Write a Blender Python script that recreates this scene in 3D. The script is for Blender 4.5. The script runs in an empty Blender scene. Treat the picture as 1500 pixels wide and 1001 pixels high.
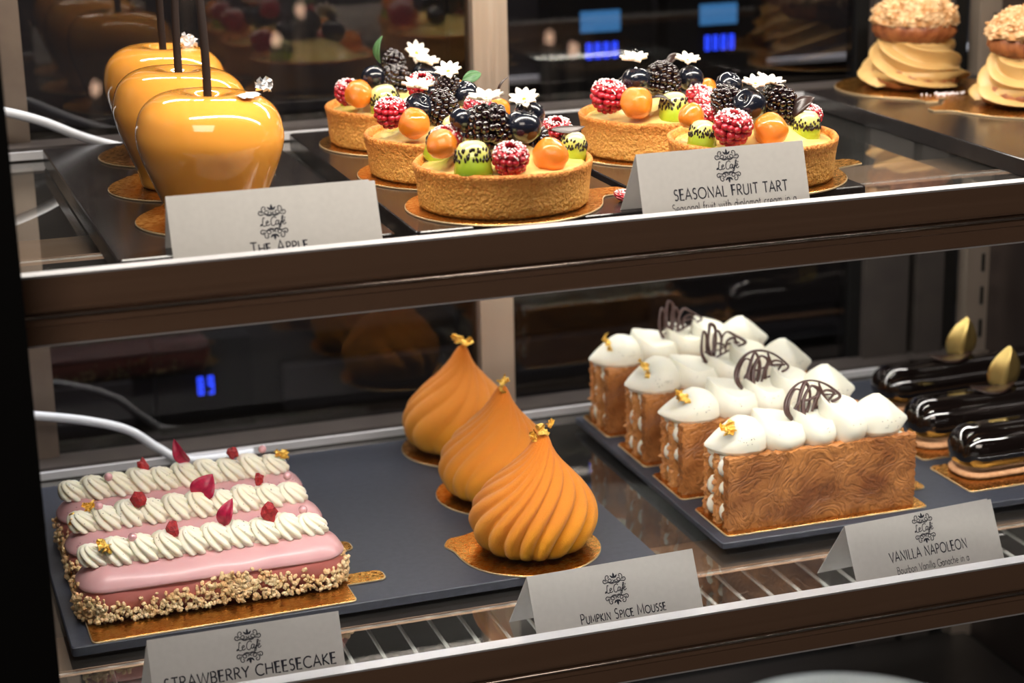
import bpy, bmesh, math, random
from mathutils import Vector, Matrix, noise, Euler
PI = math.pi
sc = bpy.context.scene
COL = sc.collection
Z0 = 1.35                                   # eye height of the camera above the cafe floor

# ------------------------------------------------------------------ camera, exposure
cam_d = bpy.data.cameras.new('camera')
cam = bpy.data.objects.new('camera', cam_d)
COL.objects.link(cam)
cam.matrix_world = Matrix(((0.9485, 0.1080, -0.2976, 0), (-0.3159, 0.2605, -0.9123, 0), (-0.0210, 0.9594, 0.2812, Z0), (0, 0, 0, 1)))
cam_d.sensor_width = 36
cam_d.lens = 2802 / 1500 * 36
cam_d.clip_start = 0.02
cam_d.dof.use_dof = True
cam_d.dof.focus_distance = 0.93
cam_d.dof.aperture_fstop = 9
sc.camera = cam
sc.view_settings.view_transform = 'Standard'
sc.view_settings.look = 'None'
sc.view_settings.gamma = 1
sc.view_settings.use_curve_mapping = False
sc.view_settings.exposure = 0.0
sc.cycles.use_denoising = True
sc.cycles.max_bounces = 10
sc.cycles.transparent_max_bounces = 24
sc.cycles.caustics_reflective = False
sc.cycles.caustics_refractive = False

# ------------------------------------------------------------------ world and lamps
w = bpy.data.worlds.new('cafe_ambience')
sc.world = w
w.use_nodes = True
w.node_tree.nodes['Background'].inputs[0].default_value = (0.9, 0.72, 0.6, 1)
w.node_tree.nodes['Background'].inputs[1].default_value = 0.05


def area(name, loc, rot, sx, sy, power, col, spread=PI):
    l = bpy.data.lights.new(name, 'AREA')
    l.shape = 'RECTANGLE'
    l.size, l.size_y = sx, sy
    l.energy = power
    l.color = col
    l.spread = spread
    o = bpy.data.objects.new(name, l)
    COL.objects.link(o)
    o.location = (loc[0], loc[1], loc[2] + Z0)
    o.rotation_euler = rot
    return o


LED = (1.0, 0.92, 0.82)
LED2 = (1.0, 0.95, 0.90)
# the LED strips of the case: one under its front top edge, one under the upper shelf rail, one along the rear top
area('led_strip_top', (0.37, 0.778, 0.035), (math.radians(30), 0, 0), 0.64, 0.012, 2.9, LED)
area('led_strip_shelf', (0.37, 0.801, -0.2130), (math.radians(24), 0, 0), 0.64, 0.010, 1.55, LED2)
area('led_strip_rear', (0.37, 1.07, 0.035), (math.radians(-14), 0, 0), 0.62, 0.012, 1.7, LED)
area('shelf_rear_fill', (0.37, 1.090, -0.2145), (math.radians(-10), 0, 0), 0.62, 0.010, 0.55, LED2)  # added fill, brightens the back of the lower level
area('under_shelf_fill', (0.37, 0.801, -0.4045), (math.radians(30), 0, 0), 0.64, 0.010, 1.6, LED2)  # added fill below the lower shelf, so the rack and plate show
# added fill light, brings up the dark counter behind the case
area('counter_fill', (0.3, 1.32, 0.55), (math.radians(16), 0, 0), 1.6, 0.12, 34, (0.9, 0.92, 1.0))
# the cafe's ceiling lighting, a soft panel above and behind the viewer
area('ceiling_lamp', (-0.6, -1.2, 1.25), (math.radians(28), 0, math.radians(-20)), 1.2, 0.8, 21, (1.0, 0.86, 0.76))

# ------------------------------------------------------------------ helpers


def vnoise(p, s=1.0, o=0.0):
    return noise.noise(Vector((p[0] * s + o, p[1] * s - o, p[2] * s + 2 * o)))


class MB:
    def __init__(self):
        self.v = []
        self.f = []

    def add(self, vs, fs):
        b = len(self.v)
        self.v += [tuple(p) for p in vs]
        self.f += [tuple(b + i for i in f) for f in fs]
        return self

    def box(self, x0, y0, z0, x1, y1, z1):
        v = [(x, y, z) for z in (z0, z1) for y in (y0, y1) for x in (x0, x1)]
        return self.add(v, [(0, 2, 3, 1), (4, 5, 7, 6), (0, 1, 5, 4), (2, 6, 7, 3), (0, 4, 6, 2), (1, 3, 7, 5)])

    def grid(self, pts, close_u=False, close_v=False, cap0=False, cap1=False):
        # pts[j][i]: rings j of points i, ring closed when close_u
        n = len(pts[0])
        m = len(pts)
        vs = [p for r in pts for p in r]
        fs = []
        for j in range(m if close_v else m - 1):
            for i in range(n if close_u else n - 1):
                a = j * n + i
                b = j * n + (i + 1) % n
                jj = (j + 1) % m
                fs.append((a, b, jj * n + (i + 1) % n, jj * n + i))
        if cap0:
            fs.append(tuple(range(n - 1, -1, -1)))
        if cap1:
            fs.append(tuple((m - 1) * n + i for i in range(n)))
        return self.add(vs, fs)

    def lathe(self, prof, n=48, fn=None, cap=True):
        pts = []
        for (r, z) in prof:
            ring = []
            for i in range(n):
                t = 2 * PI * i / n
                p = (r * math.cos(t), r * math.sin(t), z)
                ring.append(fn(p, r, t, z) if fn else p)
            pts.append(ring)
        return self.grid(pts, close_u=True, cap0=cap, cap1=cap)

    def prism(self, out, z0, z1, bev=0.0):
        n = len(out)
        nr = []
        for i in range(n):
            a, b, c = out[i - 1], out[i], out[(i + 1) % n]
            d = Vector((c[0] - a[0], c[1] - a[1]))
            d = d.normalized() if d.length > 1e-9 else Vector((1, 0))
            nr.append((d.y, -d.x))
        def ring(off, z):
            return [(out[i][0] - nr[i][0] * off, out[i][1] - nr[i][1] * off, z) for i in range(n)]
        if bev > 0:
            pts = [ring(bev, z0), ring(0, z0 + bev), ring(0, z1 - bev), ring(bev, z1)]
        else:
            pts = [ring(0, z0), ring(0, z1)]
        return self.grid(pts, close_u=True, cap0=True, cap1=True)

    def tube(self, pts, rad, n=8, closed=False):
        pts = [Vector(p) for p in pts]
        m = len(pts)
        rings = []
        up = Vector((0.13, 0.21, 0.97)).normalized()
        prev = None
        for i, p in enumerate(pts):
            if closed:
                d = pts[(i + 1) % m] - pts[i - 1]
            else:
                d = pts[min(i + 1, m - 1)] - pts[max(i - 1, 0)]
            d.normalize()
            if prev is None:
                a = d.cross(up)
                if a.length < 1e-4:
                    a = d.cross(Vector((1, 0, 0)))
            else:
                a = prev - d * prev.dot(d)
            a.normalize()
            prev = a
            b = d.cross(a)
            r = rad(i / (m - 1)) if callable(rad) else rad
            rings.append([p + a * (r * math.cos(2 * PI * k / n)) + b * (r * math.sin(2 * PI * k / n)) for k in range(n)])
        return self.grid(rings, close_u=True, close_v=closed, cap0=not closed, cap1=not closed)

    def blob(self, c, r, sub=1, sc3=(1, 1, 1), rot=None):
        vs, fs = ICO[sub]
        o = []
        for p in vs:
            q = Vector((p[0] * sc3[0] * r, p[1] * sc3[1] * r, p[2] * sc3[2] * r))
            if rot:
                q = rot @ q
            o.append((q.x + c[0], q.y + c[1], q.z + c[2]))
        return self.add(o, fs)

    def xf(self, M):
        self.v = [tuple(M @ Vector(p)) for p in self.v]
        return self

    def build(self, name, mat, parent=None, smooth=True, auto=None):
        me = bpy.data.meshes.new(name)
        me.from_pydata(self.v, [], self.f)
        me.update()
        bm = bmesh.new()
        bm.from_mesh(me)
        bmesh.ops.recalc_face_normals(bm, faces=bm.faces)
        bm.to_mesh(me)
        bm.free()
        me.materials.append(mat)
        if smooth:
            me.polygons.foreach_set('use_smooth', [True] * len(me.polygons))
            if auto:
                me.set_sharp_from_angle(angle=math.radians(auto))
        o = bpy.data.objects.new(name, me)
        COL.objects.link(o)
        if parent:
            o.parent = parent
        return o


ICO = {}
for s_ in (1, 2, 3):
    b_ = bmesh.new()
    bmesh.ops.create_icosphere(b_, subdivisions=s_, radius=1)
    ICO[s_] = ([tuple(v.co) for v in b_.verts], [tuple(v.index for v in f.verts) for f in b_.faces])
    b_.free()


def empty(name, loc=(0, 0, 0), rz=0, label=None, cat=None, group=None):
    o = bpy.data.objects.new(name, None)
    COL.objects.link(o)
    o.empty_display_size = 0.01
    o.location = (loc[0], loc[1], loc[2] + Z0)
    o.rotation_euler = (0, 0, rz)
    tag(o, label, cat, group)
    return o


def tag(o, label=None, cat=None, group=None, kind=None):
    if label: o['label'] = label
    if cat: o['category'] = cat
    if group: o['group'] = group
    if kind: o['kind'] = kind
    return o


def copy_tree(o, parent=None):
    c = o.copy()
    COL.objects.link(c)
    c.parent = parent
    for ch in [x for x in COL.objects if x.parent == o]:
        copy_tree(ch, c)
    return c


def inst(o, parent, loc, rot=(0, 0, 0), s=1.0):
    """a copy of a part (with its sub-parts) placed in its thing"""
    c = copy_tree(o, parent)
    c.location = loc
    c.rotation_euler = rot
    c.scale = (s, s, s) if not isinstance(s, tuple) else s
    return c


def place(o, loc, rz=0, label=None):
    o.location = (loc[0], loc[1], loc[2] + Z0)
    o.rotation_euler = (0, 0, rz)
    if label: o['label'] = label
    return o


# ------------------------------------------------------------------ materials
def new_mat(name):
    m = bpy.data.materials.new(name)
    m.use_nodes = True
    return m, m.node_tree.nodes, m.node_tree.links, m.node_tree.nodes['Principled BSDF']


def ramp(nt, stops, interp='LINEAR'):
    r = nt.nodes.new('ShaderNodeValToRGB')
    r.color_ramp.interpolation = interp
    e = r.color_ramp.elements
    while len(e) < len(stops):
        e.new(0.5)
    for k, (p, c) in enumerate(stops):
        e[k].position = p
        e[k].color = (*c, 1) if len(c) == 3 else c
    return r


def lin(r, g, b):
    f = lambda c: ((c / 255 + 0.055) / 1.055) ** 2.4 if c > 10 else c / 255 / 12.92
    return (f(r), f(g), f(b))


def P(name, c1, c2=None, rough=0.5, metal=0.0, scale=200, detail=4, bump=0.0, bscale=None, bdist=0.0005, sss=0.0,
      sssr=(1, 0.5, 0.3), sssc=0.004, coat=0.0, crough=0.05, spec=0.5, stretch=(1, 1, 1), stops=(0.35, 0.65), sheen=0.0,
      rough2=None, emis=None, est=0):
    m, N, L, b = new_mat(name)
    b.inputs['Base Color'].default_value = (*c1, 1)
    b.inputs['Roughness'].default_value = rough
    b.inputs['Metallic'].default_value = metal
    b.inputs['Specular IOR Level'].default_value = spec
    b.inputs['Coat Weight'].default_value = coat
    b.inputs['Coat Roughness'].default_value = crough
    if sheen:
        b.inputs['Sheen Weight'].default_value = sheen
        b.inputs['Sheen Roughness'].default_value = 0.5
    if sss:
        b.inputs['Subsurface Weight'].default_value = sss
        b.inputs['Subsurface Radius'].default_value = sssr
        b.inputs['Subsurface Scale'].default_value = sssc
    if emis:
        b.inputs['Emission Color'].default_value = (*emis, 1)
        b.inputs['Emission Strength'].default_value = est
    tc = N.new('ShaderNodeTexCoord')
    mp = N.new('ShaderNodeMapping')
    mp.inputs['Scale'].default_value = stretch
    L.new(tc.outputs['Object'], mp.inputs[0])
    if c2 or rough2 is not None:
        n = N.new('ShaderNodeTexNoise')
        n.inputs['Scale'].default_value = scale
        n.inputs['Detail'].default_value = detail
        L.new(mp.outputs[0], n.inputs[0])
        if c2:
            r = ramp(m.node_tree, [(stops[0], c1), (stops[1], c2)])
            L.new(n.outputs[0], r.inputs[0])
            L.new(r.outputs[0], b.inputs['Base Color'])
        if rough2 is not None:
            r = ramp(m.node_tree, [(0.35, (rough,) * 3), (0.65, (rough2,) * 3)])
            L.new(n.outputs[0], r.inputs[0])
            L.new(r.outputs[0], b.inputs['Roughness'])
    if bump:
        n = N.new('ShaderNodeTexNoise')
        n.inputs['Scale'].default_value = bscale or scale
        n.inputs['Detail'].default_value = 5
        L.new(mp.outputs[0], n.inputs[0])
        bp = N.new('ShaderNodeBump')
        bp.inputs['Strength'].default_value = bump
        bp.inputs['Distance'].default_value = bdist
        L.new(n.outputs[0], bp.inputs['Height'])
        L.new(bp.outputs[0], b.inputs['Normal'])
    return m


def zgrad(m, z0, z1, stops, nscale=0, namp=0.0):
    """pigment laid on by height on the thing itself (sprayed velvet, baked rim, kiwi flesh)"""
    nt = m.node_tree
    N, L = nt.nodes, nt.links
    tc = N.new('ShaderNodeTexCoord')
    sp = N.new('ShaderNodeSeparateXYZ')
    L.new(tc.outputs['Object'], sp.inputs[0])
    mr = N.new('ShaderNodeMapRange')
    mr.inputs[1].default_value = z0
    mr.inputs[2].default_value = z1
    L.new(sp.outputs[2], mr.inputs[0])
    src = mr.outputs[0]
    if namp:
        n = N.new('ShaderNodeTexNoise')
        n.inputs['Scale'].default_value = nscale
        n.inputs['Detail'].default_value = 4
        L.new(tc.outputs['Object'], n.inputs[0])
        ma = N.new('ShaderNodeMath')
        ma.operation = 'MULTIPLY_ADD'
        ma.inputs[1].default_value = namp
        L.new(n.outputs[0], ma.inputs[0])
        L.new(mr.outputs[0], ma.inputs[2])
        m2 = N.new('ShaderNodeMath')
        m2.operation = 'SUBTRACT'
        m2.inputs[1].default_value = namp * 0.5
        L.new(ma.outputs[0], m2.inputs[0])
        src = m2.outputs[0]
    r = ramp(nt, stops)
    L.new(src, r.inputs[0])
    L.new(r.outputs[0], N['Principled BSDF'].inputs['Base Color'])
    return m


def glass_mat(name, ior=1.5, tint=(1, 1, 1), rough=0.0, gcol=(1, 1, 1), dust=0.0):
    m, N, L, b = new_mat(name)
    N.remove(b)
    out = N['Material Output']
    fr = N.new('ShaderNodeFresnel')
    fr.inputs[0].default_value = ior
    tr = N.new('ShaderNodeBsdfTransparent')
    tr.inputs[0].default_value = (*tint, 1)
    gl = N.new('ShaderNodeBsdfGlossy')
    gl.inputs[0].default_value = (*gcol, 1)
    gl.inputs['Roughness'].default_value = rough
    mx = N.new('ShaderNodeMixShader')
    # the far face of a pane does not mirror from inside: rays run straight through thin glass
    gm = N.new('ShaderNodeNewGeometry')
    iv = N.new('ShaderNodeMath'); iv.operation = 'SUBTRACT'; iv.inputs[0].default_value = 1.0
    L.new(gm.outputs['Backfacing'], iv.inputs[1])
    ml = N.new('ShaderNodeMath'); ml.operation = 'MULTIPLY'
    L.new(fr.outputs[0], ml.inputs[0]); L.new(iv.outputs[0], ml.inputs[1])
    L.new(ml.outputs[0], mx.inputs[0])
    L.new(tr.outputs[0], mx.inputs[1])
    L.new(gl.outputs[0], mx.inputs[2])
    last = mx
    if dust:
        df = N.new('ShaderNodeBsdfDiffuse')
        df.inputs[0].default_value = (0.8, 0.78, 0.74, 1)
        m2 = N.new('ShaderNodeMixShader')
        tc = N.new('ShaderNodeTexCoord')
        n = N.new('ShaderNodeTexNoise')
        n.inputs['Scale'].default_value = 9
        n.inputs['Detail'].default_value = 6
        L.new(tc.outputs['Object'], n.inputs[0])
        r = ramp(m.node_tree, [(0.35, (dust * 0.4,) * 3), (0.75, (dust,) * 3)])
        L.new(n.outputs[0], r.inputs[0])
        L.new(r.outputs[0], m2.inputs[0])
        L.new(mx.outputs[0], m2.inputs[1])
        L.new(df.outputs[0], m2.inputs[2])
        last = m2
    L.new(last.outputs[0], out.inputs[0])
    return m


def emit(name, c, s):
    m, N, L, b = new_mat(name)
    N.remove(b)
    e = N.new('ShaderNodeEmission')
    e.inputs[0].default_value = (*c, 1)
    e.inputs[1].default_value = s
    L.new(e.outputs[0], N['Material Output'].inputs[0])
    return m


GOLD = P('gold_foil_board', lin(226, 160, 70), rough=0.2, rough2=0.34, metal=1, scale=500, bump=0.35, bscale=420, bdist=0.0002, stretch=(1, 5, 1))
GOLD_RIM = P('card_edge', lin(205, 180, 140), rough=0.45, metal=0.6)
GOLD_CRINKLE = P('crinkled_gold_board', lin(214, 166, 84), rough=0.32, metal=1, bump=0.9, bscale=700, bdist=0.0004, stretch=(1, 2.5, 1))
LEAF_GOLD = P('gold_leaf', lin(250, 210, 110), rough=0.3, metal=1.0, bump=1.0, bscale=1100, bdist=0.0008)
LEAF_SILVER = P('silver_leaf', lin(235, 238, 242), rough=0.3, metal=0.85, bump=0.6, bscale=900, bdist=0.0004)
PETAL_GOLD = P('brushed_gold_chocolate', lin(232, 204, 128), rough=0.34, metal=0.95, bump=0.7, bscale=600, bdist=0.0003, stretch=(4, 4, 0.6))
SLATE = P('matte_slate', lin(48, 52, 63), lin(55, 59, 71), rough=0.5, scale=300, bump=0.12, bscale=900, bdist=0.0002, spec=0.45)
SLATE_EDGE = P('slate_gloss', lin(30, 27, 28), lin(36, 33, 33), rough=0.2, scale=90, bump=0.05, bscale=900, bdist=0.0001, spec=0.4)
BROWN_METAL = P('brown_anodised_metal', lin(152, 120, 98), rough=0.34, rough2=0.46, metal=0.45, scale=60, stretch=(0.05, 1, 6))
STEEL = P('brushed_steel', lin(214, 196, 178), rough=0.34, rough2=0.46, metal=0.85, scale=260, stretch=(6, 1, 0.05), bump=0.04, bscale=300)
EDGE_STEEL = P('polished_steel_edge', lin(222, 222, 226), rough=0.42, metal=0.4, scale=100)
RIB = P('satin_rib_metal', lin(190, 176, 166), rough=0.22, metal=0.9, scale=100)
DARK_METAL = P('dark_powder_coat', lin(62, 56, 54), lin(70, 64, 60), rough=0.45, scale=60, metal=0.3)
BLACK = P('black_frame', lin(9, 9, 9), rough=0.6, spec=0.2, scale=100)
CAFE_DARK = P('dark_brown_plaster', lin(52, 40, 34), lin(60, 46, 38), rough=0.8, scale=3)
PAPER = P('uncoated_card_paper', lin(200, 197, 193), lin(207, 204, 200), rough=0.75, scale=400, bump=0.05, bscale=1500, bdist=0.0001, sss=0.0)
_n, _l = PAPER.node_tree.nodes, PAPER.node_tree.links      # thin paper lets light through from behind
_t = _n.new('ShaderNodeBsdfTranslucent'); _t.inputs[0].default_value = (0.85, 0.87, 0.88, 1)
_m = _n.new('ShaderNodeMixShader'); _m.inputs[0].default_value = 0.32
_l.new(_n['Principled BSDF'].outputs[0], _m.inputs[1]); _l.new(_t.outputs[0], _m.inputs[2]); _l.new(_m.outputs[0], _n['Material Output'].inputs[0])
INK = P('printing_ink', lin(38, 40, 50), rough=0.7, spec=0.2, scale=100)
GLASS_PANE = glass_mat('front_pane_glass', 1.45, (0.99, 0.99, 0.985), 0.0, dust=0.004)
GLASS_SHELF = glass_mat('shelf_glass', 2.3, (0.86, 0.88, 0.87), 0.015, (0.95, 0.93, 0.9), dust=0.02)
GLASS_REAR = glass_mat('rear_door_glass', 1.72, (0.62, 0.60, 0.59), 0.03, (1, 0.95, 0.9))

# ------------------------------------------------------------------ the cafe room


def structure(name, mb, mat, smooth=False):
    o = mb.build(name, mat, None, smooth)
    o['kind'] = 'structure'
    return o


structure('floor', MB().box(-3, -3, -0.05, 3.6, 3.2, 0), P('dark_tiles', lin(60, 52, 46), lin(70, 60, 54), rough=0.35, scale=4))
structure('ceiling', MB().box(-3, -3, 2.8, 3.6, 3.2, 2.85), CAFE_DARK)
structure('wall_back', MB().box(-3, 3.0, 0, 3.6, 3.05, 2.8), CAFE_DARK)
structure('wall_front', MB().box(-3, -3.05, 0, 3.6, -3, 2.8), CAFE_DARK)
structure('wall_left', MB().box(-3.05, -3, 0, -3, 3.05, 2.8), CAFE_DARK)
structure('wall_right', MB().box(3.6, -3, 0, 3.65, 3.05, 2.8), CAFE_DARK)

# ------------------------------------------------------------------ the display case (heights below are measured from the camera's eye height)
ZS, ZL = -0.2005, -0.392           # glass of the upper and of the lower shelf
ZT, ZLT = -0.1905, -0.385          # tops of the slates on them
case = empty('display_case', (0, 0, 0), 0, 'dark metal pastry display case with black corner post and glass front pane', 'display case')


def part(mb, name, mat, parent, smooth=False, label=None, auto=None, kind=None):
    o = mb.build(name, mat, parent, smooth, auto)
    if label: o['label'] = label
    if kind: o['kind'] = kind
    return o


part(MB().box(-0.03, 0.735, -1.0, 0.0425, 0.765, 0.10), 'corner_post', BLACK, case, label='black vertical corner post')
part(MB().box(0.0425, 0.752, -0.70, 0.72, 0.757, 0.08), 'front_pane', GLASS_PANE, case)
part(MB().box(-0.03, 0.735, 0.06, 0.74, 1.16, 0.10), 'top_frame', BLACK, case)
part(MB().box(-0.03, 0.74, -0.96, 0.74, 1.16, -0.60), 'plinth', BLACK, case)
part(MB().box(-0.03, 0.765, -0.60, -0.02, 1.13, 0.06), 'side_panel', DARK_METAL, case)
part(MB().box(0.705, 0.765, -0.60, 0.715, 1.13, 0.06), 'side_panel', P('side_panel_metal', lin(48, 40, 38), lin(56, 48, 46), rough=0.3, metal=0.5, scale=30), case)
# rear sliding doors: steel stiles, glass, track
part(MB().box(0.3432, 1.115, -0.60, 0.3652, 1.135, 0.06), 'door_stile', STEEL, case)
part(MB().box(0.3322, 1.128, -0.60, 0.3432, 1.138, 0.06), 'door_gasket', BLACK, case)
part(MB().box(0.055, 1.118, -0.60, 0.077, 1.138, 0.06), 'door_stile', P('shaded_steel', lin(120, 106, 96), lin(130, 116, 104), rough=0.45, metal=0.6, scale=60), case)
part(MB().box(0.6164, 1.115, -0.60, 0.6490, 1.135, 0.06), 'door_stile', DARK_METAL, case)
part(MB().box(0.6545, 1.112, -0.60, 0.6745, 1.135, 0.06), 'door_stile', DARK_METAL, case)
part(MB().box(0.6085, 1.122, -0.60, 0.6164, 1.137, 0.06), 'door_gasket', BLACK, case)
part(MB().box(0.6490, 1.124, -0.60, 0.6545, 1.135, 0.06), 'door_gasket', BLACK, case)
part(MB().box(0.6745, 1.12, -0.60, 0.6890, 1.135, 0.06), 'door_gasket', BLACK, case)
std = MB()
std.box(0.6890, 1.105, -0.60, 0.7055, 1.118, 0.06)
st = part(std, 'slotted_upright', STEEL, case)
for k in range(24):
    z = -0.585 + k * 0.0233
    part(MB().box(0.6990, 1.1042, z, 0.7012, 1.1060, z + 0.0125), 'slot', BLACK, st)
part(MB().box(0.077, 1.124, -0.60, 0.3432, 1.128, 0.06), 'rear_door_glass', GLASS_REAR, case)
part(MB().box(0.3652, 1.126, -0.60, 0.6164, 1.130, 0.06), 'rear_door_glass', GLASS_REAR, case)
for z in (ZS, ZL):
    part(MB().box(0.05, 1.100, z - 0.004, 0.70, 1.123, z + 0.0075), 'door_track', DARK_METAL, case)
    part(MB().box(0.05, 1.0975, z + 0.001, 0.70, 1.1000, z + 0.0055), 'track_edge', EDGE_STEEL, case)
part(MB().box(-0.02, 0.77, -0.602, 0.70, 1.11, -0.598), 'deck', P('deck_metal', lin(44, 40, 38), rough=0.4, metal=0.4, scale=30), case)


def shelf(z, label, dz, by):
    t = empty('glass_shelf', (0.37, 0.80, z), 0, label, 'shelf', 'glass shelves of the case')
    x0, x1 = -0.327, 0.333
    part(MB().box(x0, -0.018, -0.006, x1, 0.298, 0.0), 'shelf_glass', GLASS_SHELF, t)
    # front rail: one extruded profile with its groove and ribs (y, z), z from the top edge down
    prof = [(-0.0287, 0.0121), (-0.0215, 0.0121), (-0.0215, -0.0075), (-0.012, -0.0075), (-0.012, -0.0172), (-0.0257, -0.0172), (-0.0262, -0.0165), (-0.0262, -0.0095), (-0.0270, -0.0088),
            (-0.0270, -0.0060), (-0.0276, -0.0052), (-0.0262, -0.0046), (-0.0262, -0.0036), (-0.0282, -0.0028), (-0.0287, -0.0015)]
    prof = [(y, zz + dz) for y, zz in prof]
    mb = MB()
    mb.grid([[(x, y, zz) for (y, zz) in prof] for x in (x0, x1)], close_u=True, cap0=True, cap1=True)
    r = part(mb, 'front_rail', BROWN_METAL, t)
    part(MB().box(x0, -0.0289, 0.01195 + dz, x1, -0.0213, 0.0129 + dz), 'rail_edge', EDGE_STEEL, r)
    part(MB().tube([(x0, -0.0279, -0.0048 + dz), (x1, -0.0279, -0.0048 + dz)], 0.0008, 8), 'rib', RIB, r, True)
    part(MB().box(x0, -0.0260, -0.0178 + dz, x1, -0.0240, -0.0171 + dz), 'lower_lip', EDGE_STEEL, r)
    part(MB().box(x0, -0.008, -0.0118, x1, 0.009, -0.0105), 'light_channel', EDGE_STEEL, t)
    # bearer under the glass behind the rail, its bright front edge shows through the glass
    part(MB().box(x0, by, -0.0095, x1, by + 0.039, -0.0065), 'bearer', BROWN_METAL, t)
    part(MB().box(x0, by - 0.001, -0.0080, x1, by + 0.0002, -0.0070), 'bearer_edge', RIB, t)
    return t


shelf(ZS, 'upper glass shelf with brown metal front rail, carrying the tarts and apples', 0.0, 0.085)
shelf(ZL, 'lower glass shelf with brown metal front rail, carrying the eclairs and napoleons', -0.0049, 0.049)

# wire rack under the lower shelf
rk = empty('wire_rack', (0.0, 0.0, -0.4166), 0, 'steel wire rack seen through the glass below the lower front rail', 'rack')
WIRE = P('chromed_wire', lin(205, 202, 198), rough=0.45, metal=0.2, scale=100)
wire0 = None
for k in range(36):
    if wire0 is None:
        wire0 = part(MB().tube([(0, 0.790, 0), (0, 0.90, 0)], 0.0010, 6), 'wire', WIRE, rk, True)
        o = wire0
    else:
        o = wire0.copy(); COL.objects.link(o)
    o.location = (0.0760 + k * 0.01625, 0, 0)
for y in (0.792, 0.843, 0.895):
    part(MB().tube([(0.05, y, -0.0022), (0.69, y, -0.0022)], 0.0013, 6), 'cross_wire', DARK_METAL, rk, True)
for x in (0.050, 0.690):
    part(MB().box(x - 0.004, 0.790, -0.006, x + 0.004, 0.903, 0.0012), 'side_bar', DARK_METAL, rk)
for (x, y) in ((0.05, 0.792), (0.69, 0.792), (0.05, 0.90), (0.69, 0.90)):
    part(MB().tube([(x, y, -0.1813), (x, y, 0)], 0.002, 8), 'leg', DARK_METAL, rk, True)

# white plate on the deck
pl = MB().lathe([(0.0, 0.0), (0.05, 0.0), (0.052, 0.003), (0.088, 0.016), (0.0935, 0.0185), (0.0932, 0.0195), (0.087, 0.0185), (0.055, 0.006), (0.0, 0.005)], 72, cap=False)
plate = pl.build('dinner_plate', P('white_glaze', lin(226, 234, 236), rough=0.18, scale=20, spec=0.5))
plate.location = (0.520, 0.938, -0.598 + Z0 + 0.012)
tag(plate, 'round white plate at the bottom edge, below the lower rail', 'plate')

# ------------------------------------------------------------------ behind the case: counter with dim steel bands and digital displays
ctr = empty('back_counter', (0, 0, 0), 0, 'dark steel counter behind the rear glass with horizontal drawer bands', 'counter')
CT = P('counter_steel', lin(58, 56, 58), lin(74, 70, 70), rough=0.38, metal=0.6, scale=12, stretch=(0.2, 1, 4))
CT2 = P('counter_dark', lin(16, 14, 14), rough=0.5, scale=12)
part(MB().box(-0.5, 1.52, -1.35, 1.7, 2.1, -0.10), 'carcass', CT2, ctr)
for (x0, x1, z0, z1) in ((-0.3, 0.60, -0.345, -0.28), (-0.3, 0.60, -0.435, -0.355), (-0.3, 0.165, -0.500, -0.46), (0.29, 0.80, -0.50, -0.463), (-0.3, 0.60, -0.58, -0.512), (0.62, 1.5, -0.46, -0.40),
                         (0.62, 1.5, -0.58, -0.48), (0.45, 1.5, -0.345, -0.262), (-0.3, 0.42, -0.25, -0.12), (0.45, 0.535, -0.25, -0.12), (0.60, 0.66, -0.25, -0.12), (0.72, 1.5, -0.25, -0.12)):
    part(MB().box(x0, 1.500, z0, x1, 1.519, z1), 'drawer_front', CT, ctr)
part(MB().box(0.45, 1.490, -0.2385, 1.5, 1.500, -0.2345), 'trim_bar', EDGE_STEEL, ctr)

SEG = {'0': 'abcdef', '8': 'abcdefg', '9': 'abcdfg', '1': 'bc', '7': 'abc', '2': 'abged', '4': 'fgbc', '5': 'afgcd'}


def seg_digit(mb, ch, x, z, w_, h, y):
    t = h * 0.09
    r = {'a': (0, h - t, w_, h), 'g': (0, h / 2 - t / 2, w_, h / 2 + t / 2), 'd': (0, 0, w_, t), 'f': (0, h / 2, t, h), 'b': (w_ - t, h / 2, w_, h), 'e': (0, 0, t, h / 2), 'c': (w_ - t, 0, w_, h / 2)}
    for s in SEG[ch]:
        a = r[s]
        mb.box(x + a[0], y, z + a[1], x + a[2], y + 0.001, z + a[3])


BLUE = emit('blue_led_digits', (0.02, 0.06, 1.0), 6)
LCD = emit('pale_blue_lcd', (0.10, 0.40, 0.95), 1.1)


def display(x, z, w_, h, digits, lcd, label):
    t = empty('digital_display', (x, 1.46, z), 0, label, 'display', 'displays behind the rear glass')
    part(MB().box(-0.03, 0.002, -0.03, w_ + 0.03, 0.028, h + 0.03 + (0.035 if lcd else 0)), 'housing', BLACK, t)
    mb = MB()
    n = len(digits)
    dw = w_ / n
    for k, c in enumerate(digits):
        seg_digit(mb, c, k * dw + dw * 0.24, 0, dw * 0.52, h, 0)
    part(mb, 'lit_digits', BLUE, t)
    if lcd:
        part(MB().box(-0.003, 0, h + 0.009, w_ + 0.001, 0.0019, h + 0.026), 'screen', LCD, t)


display(0.544, -0.2185, 0.030, 0.0125, '0000', True, 'blue digital display behind the rear glass, beside the steel door post')
display(0.649, -0.2180, 0.029, 0.0120, '0000', True, 'blue digital display behind the rear glass, above the middle fruit tarts')
display(0.2105, -0.4650, 0.0165, 0.0145, '89', False, 'small blue two-digit display behind the pink eclairs')

# white cables by the left rear door stile
CABLE = P('white_cable', lin(214, 218, 226), rough=0.4, scale=60)


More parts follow.
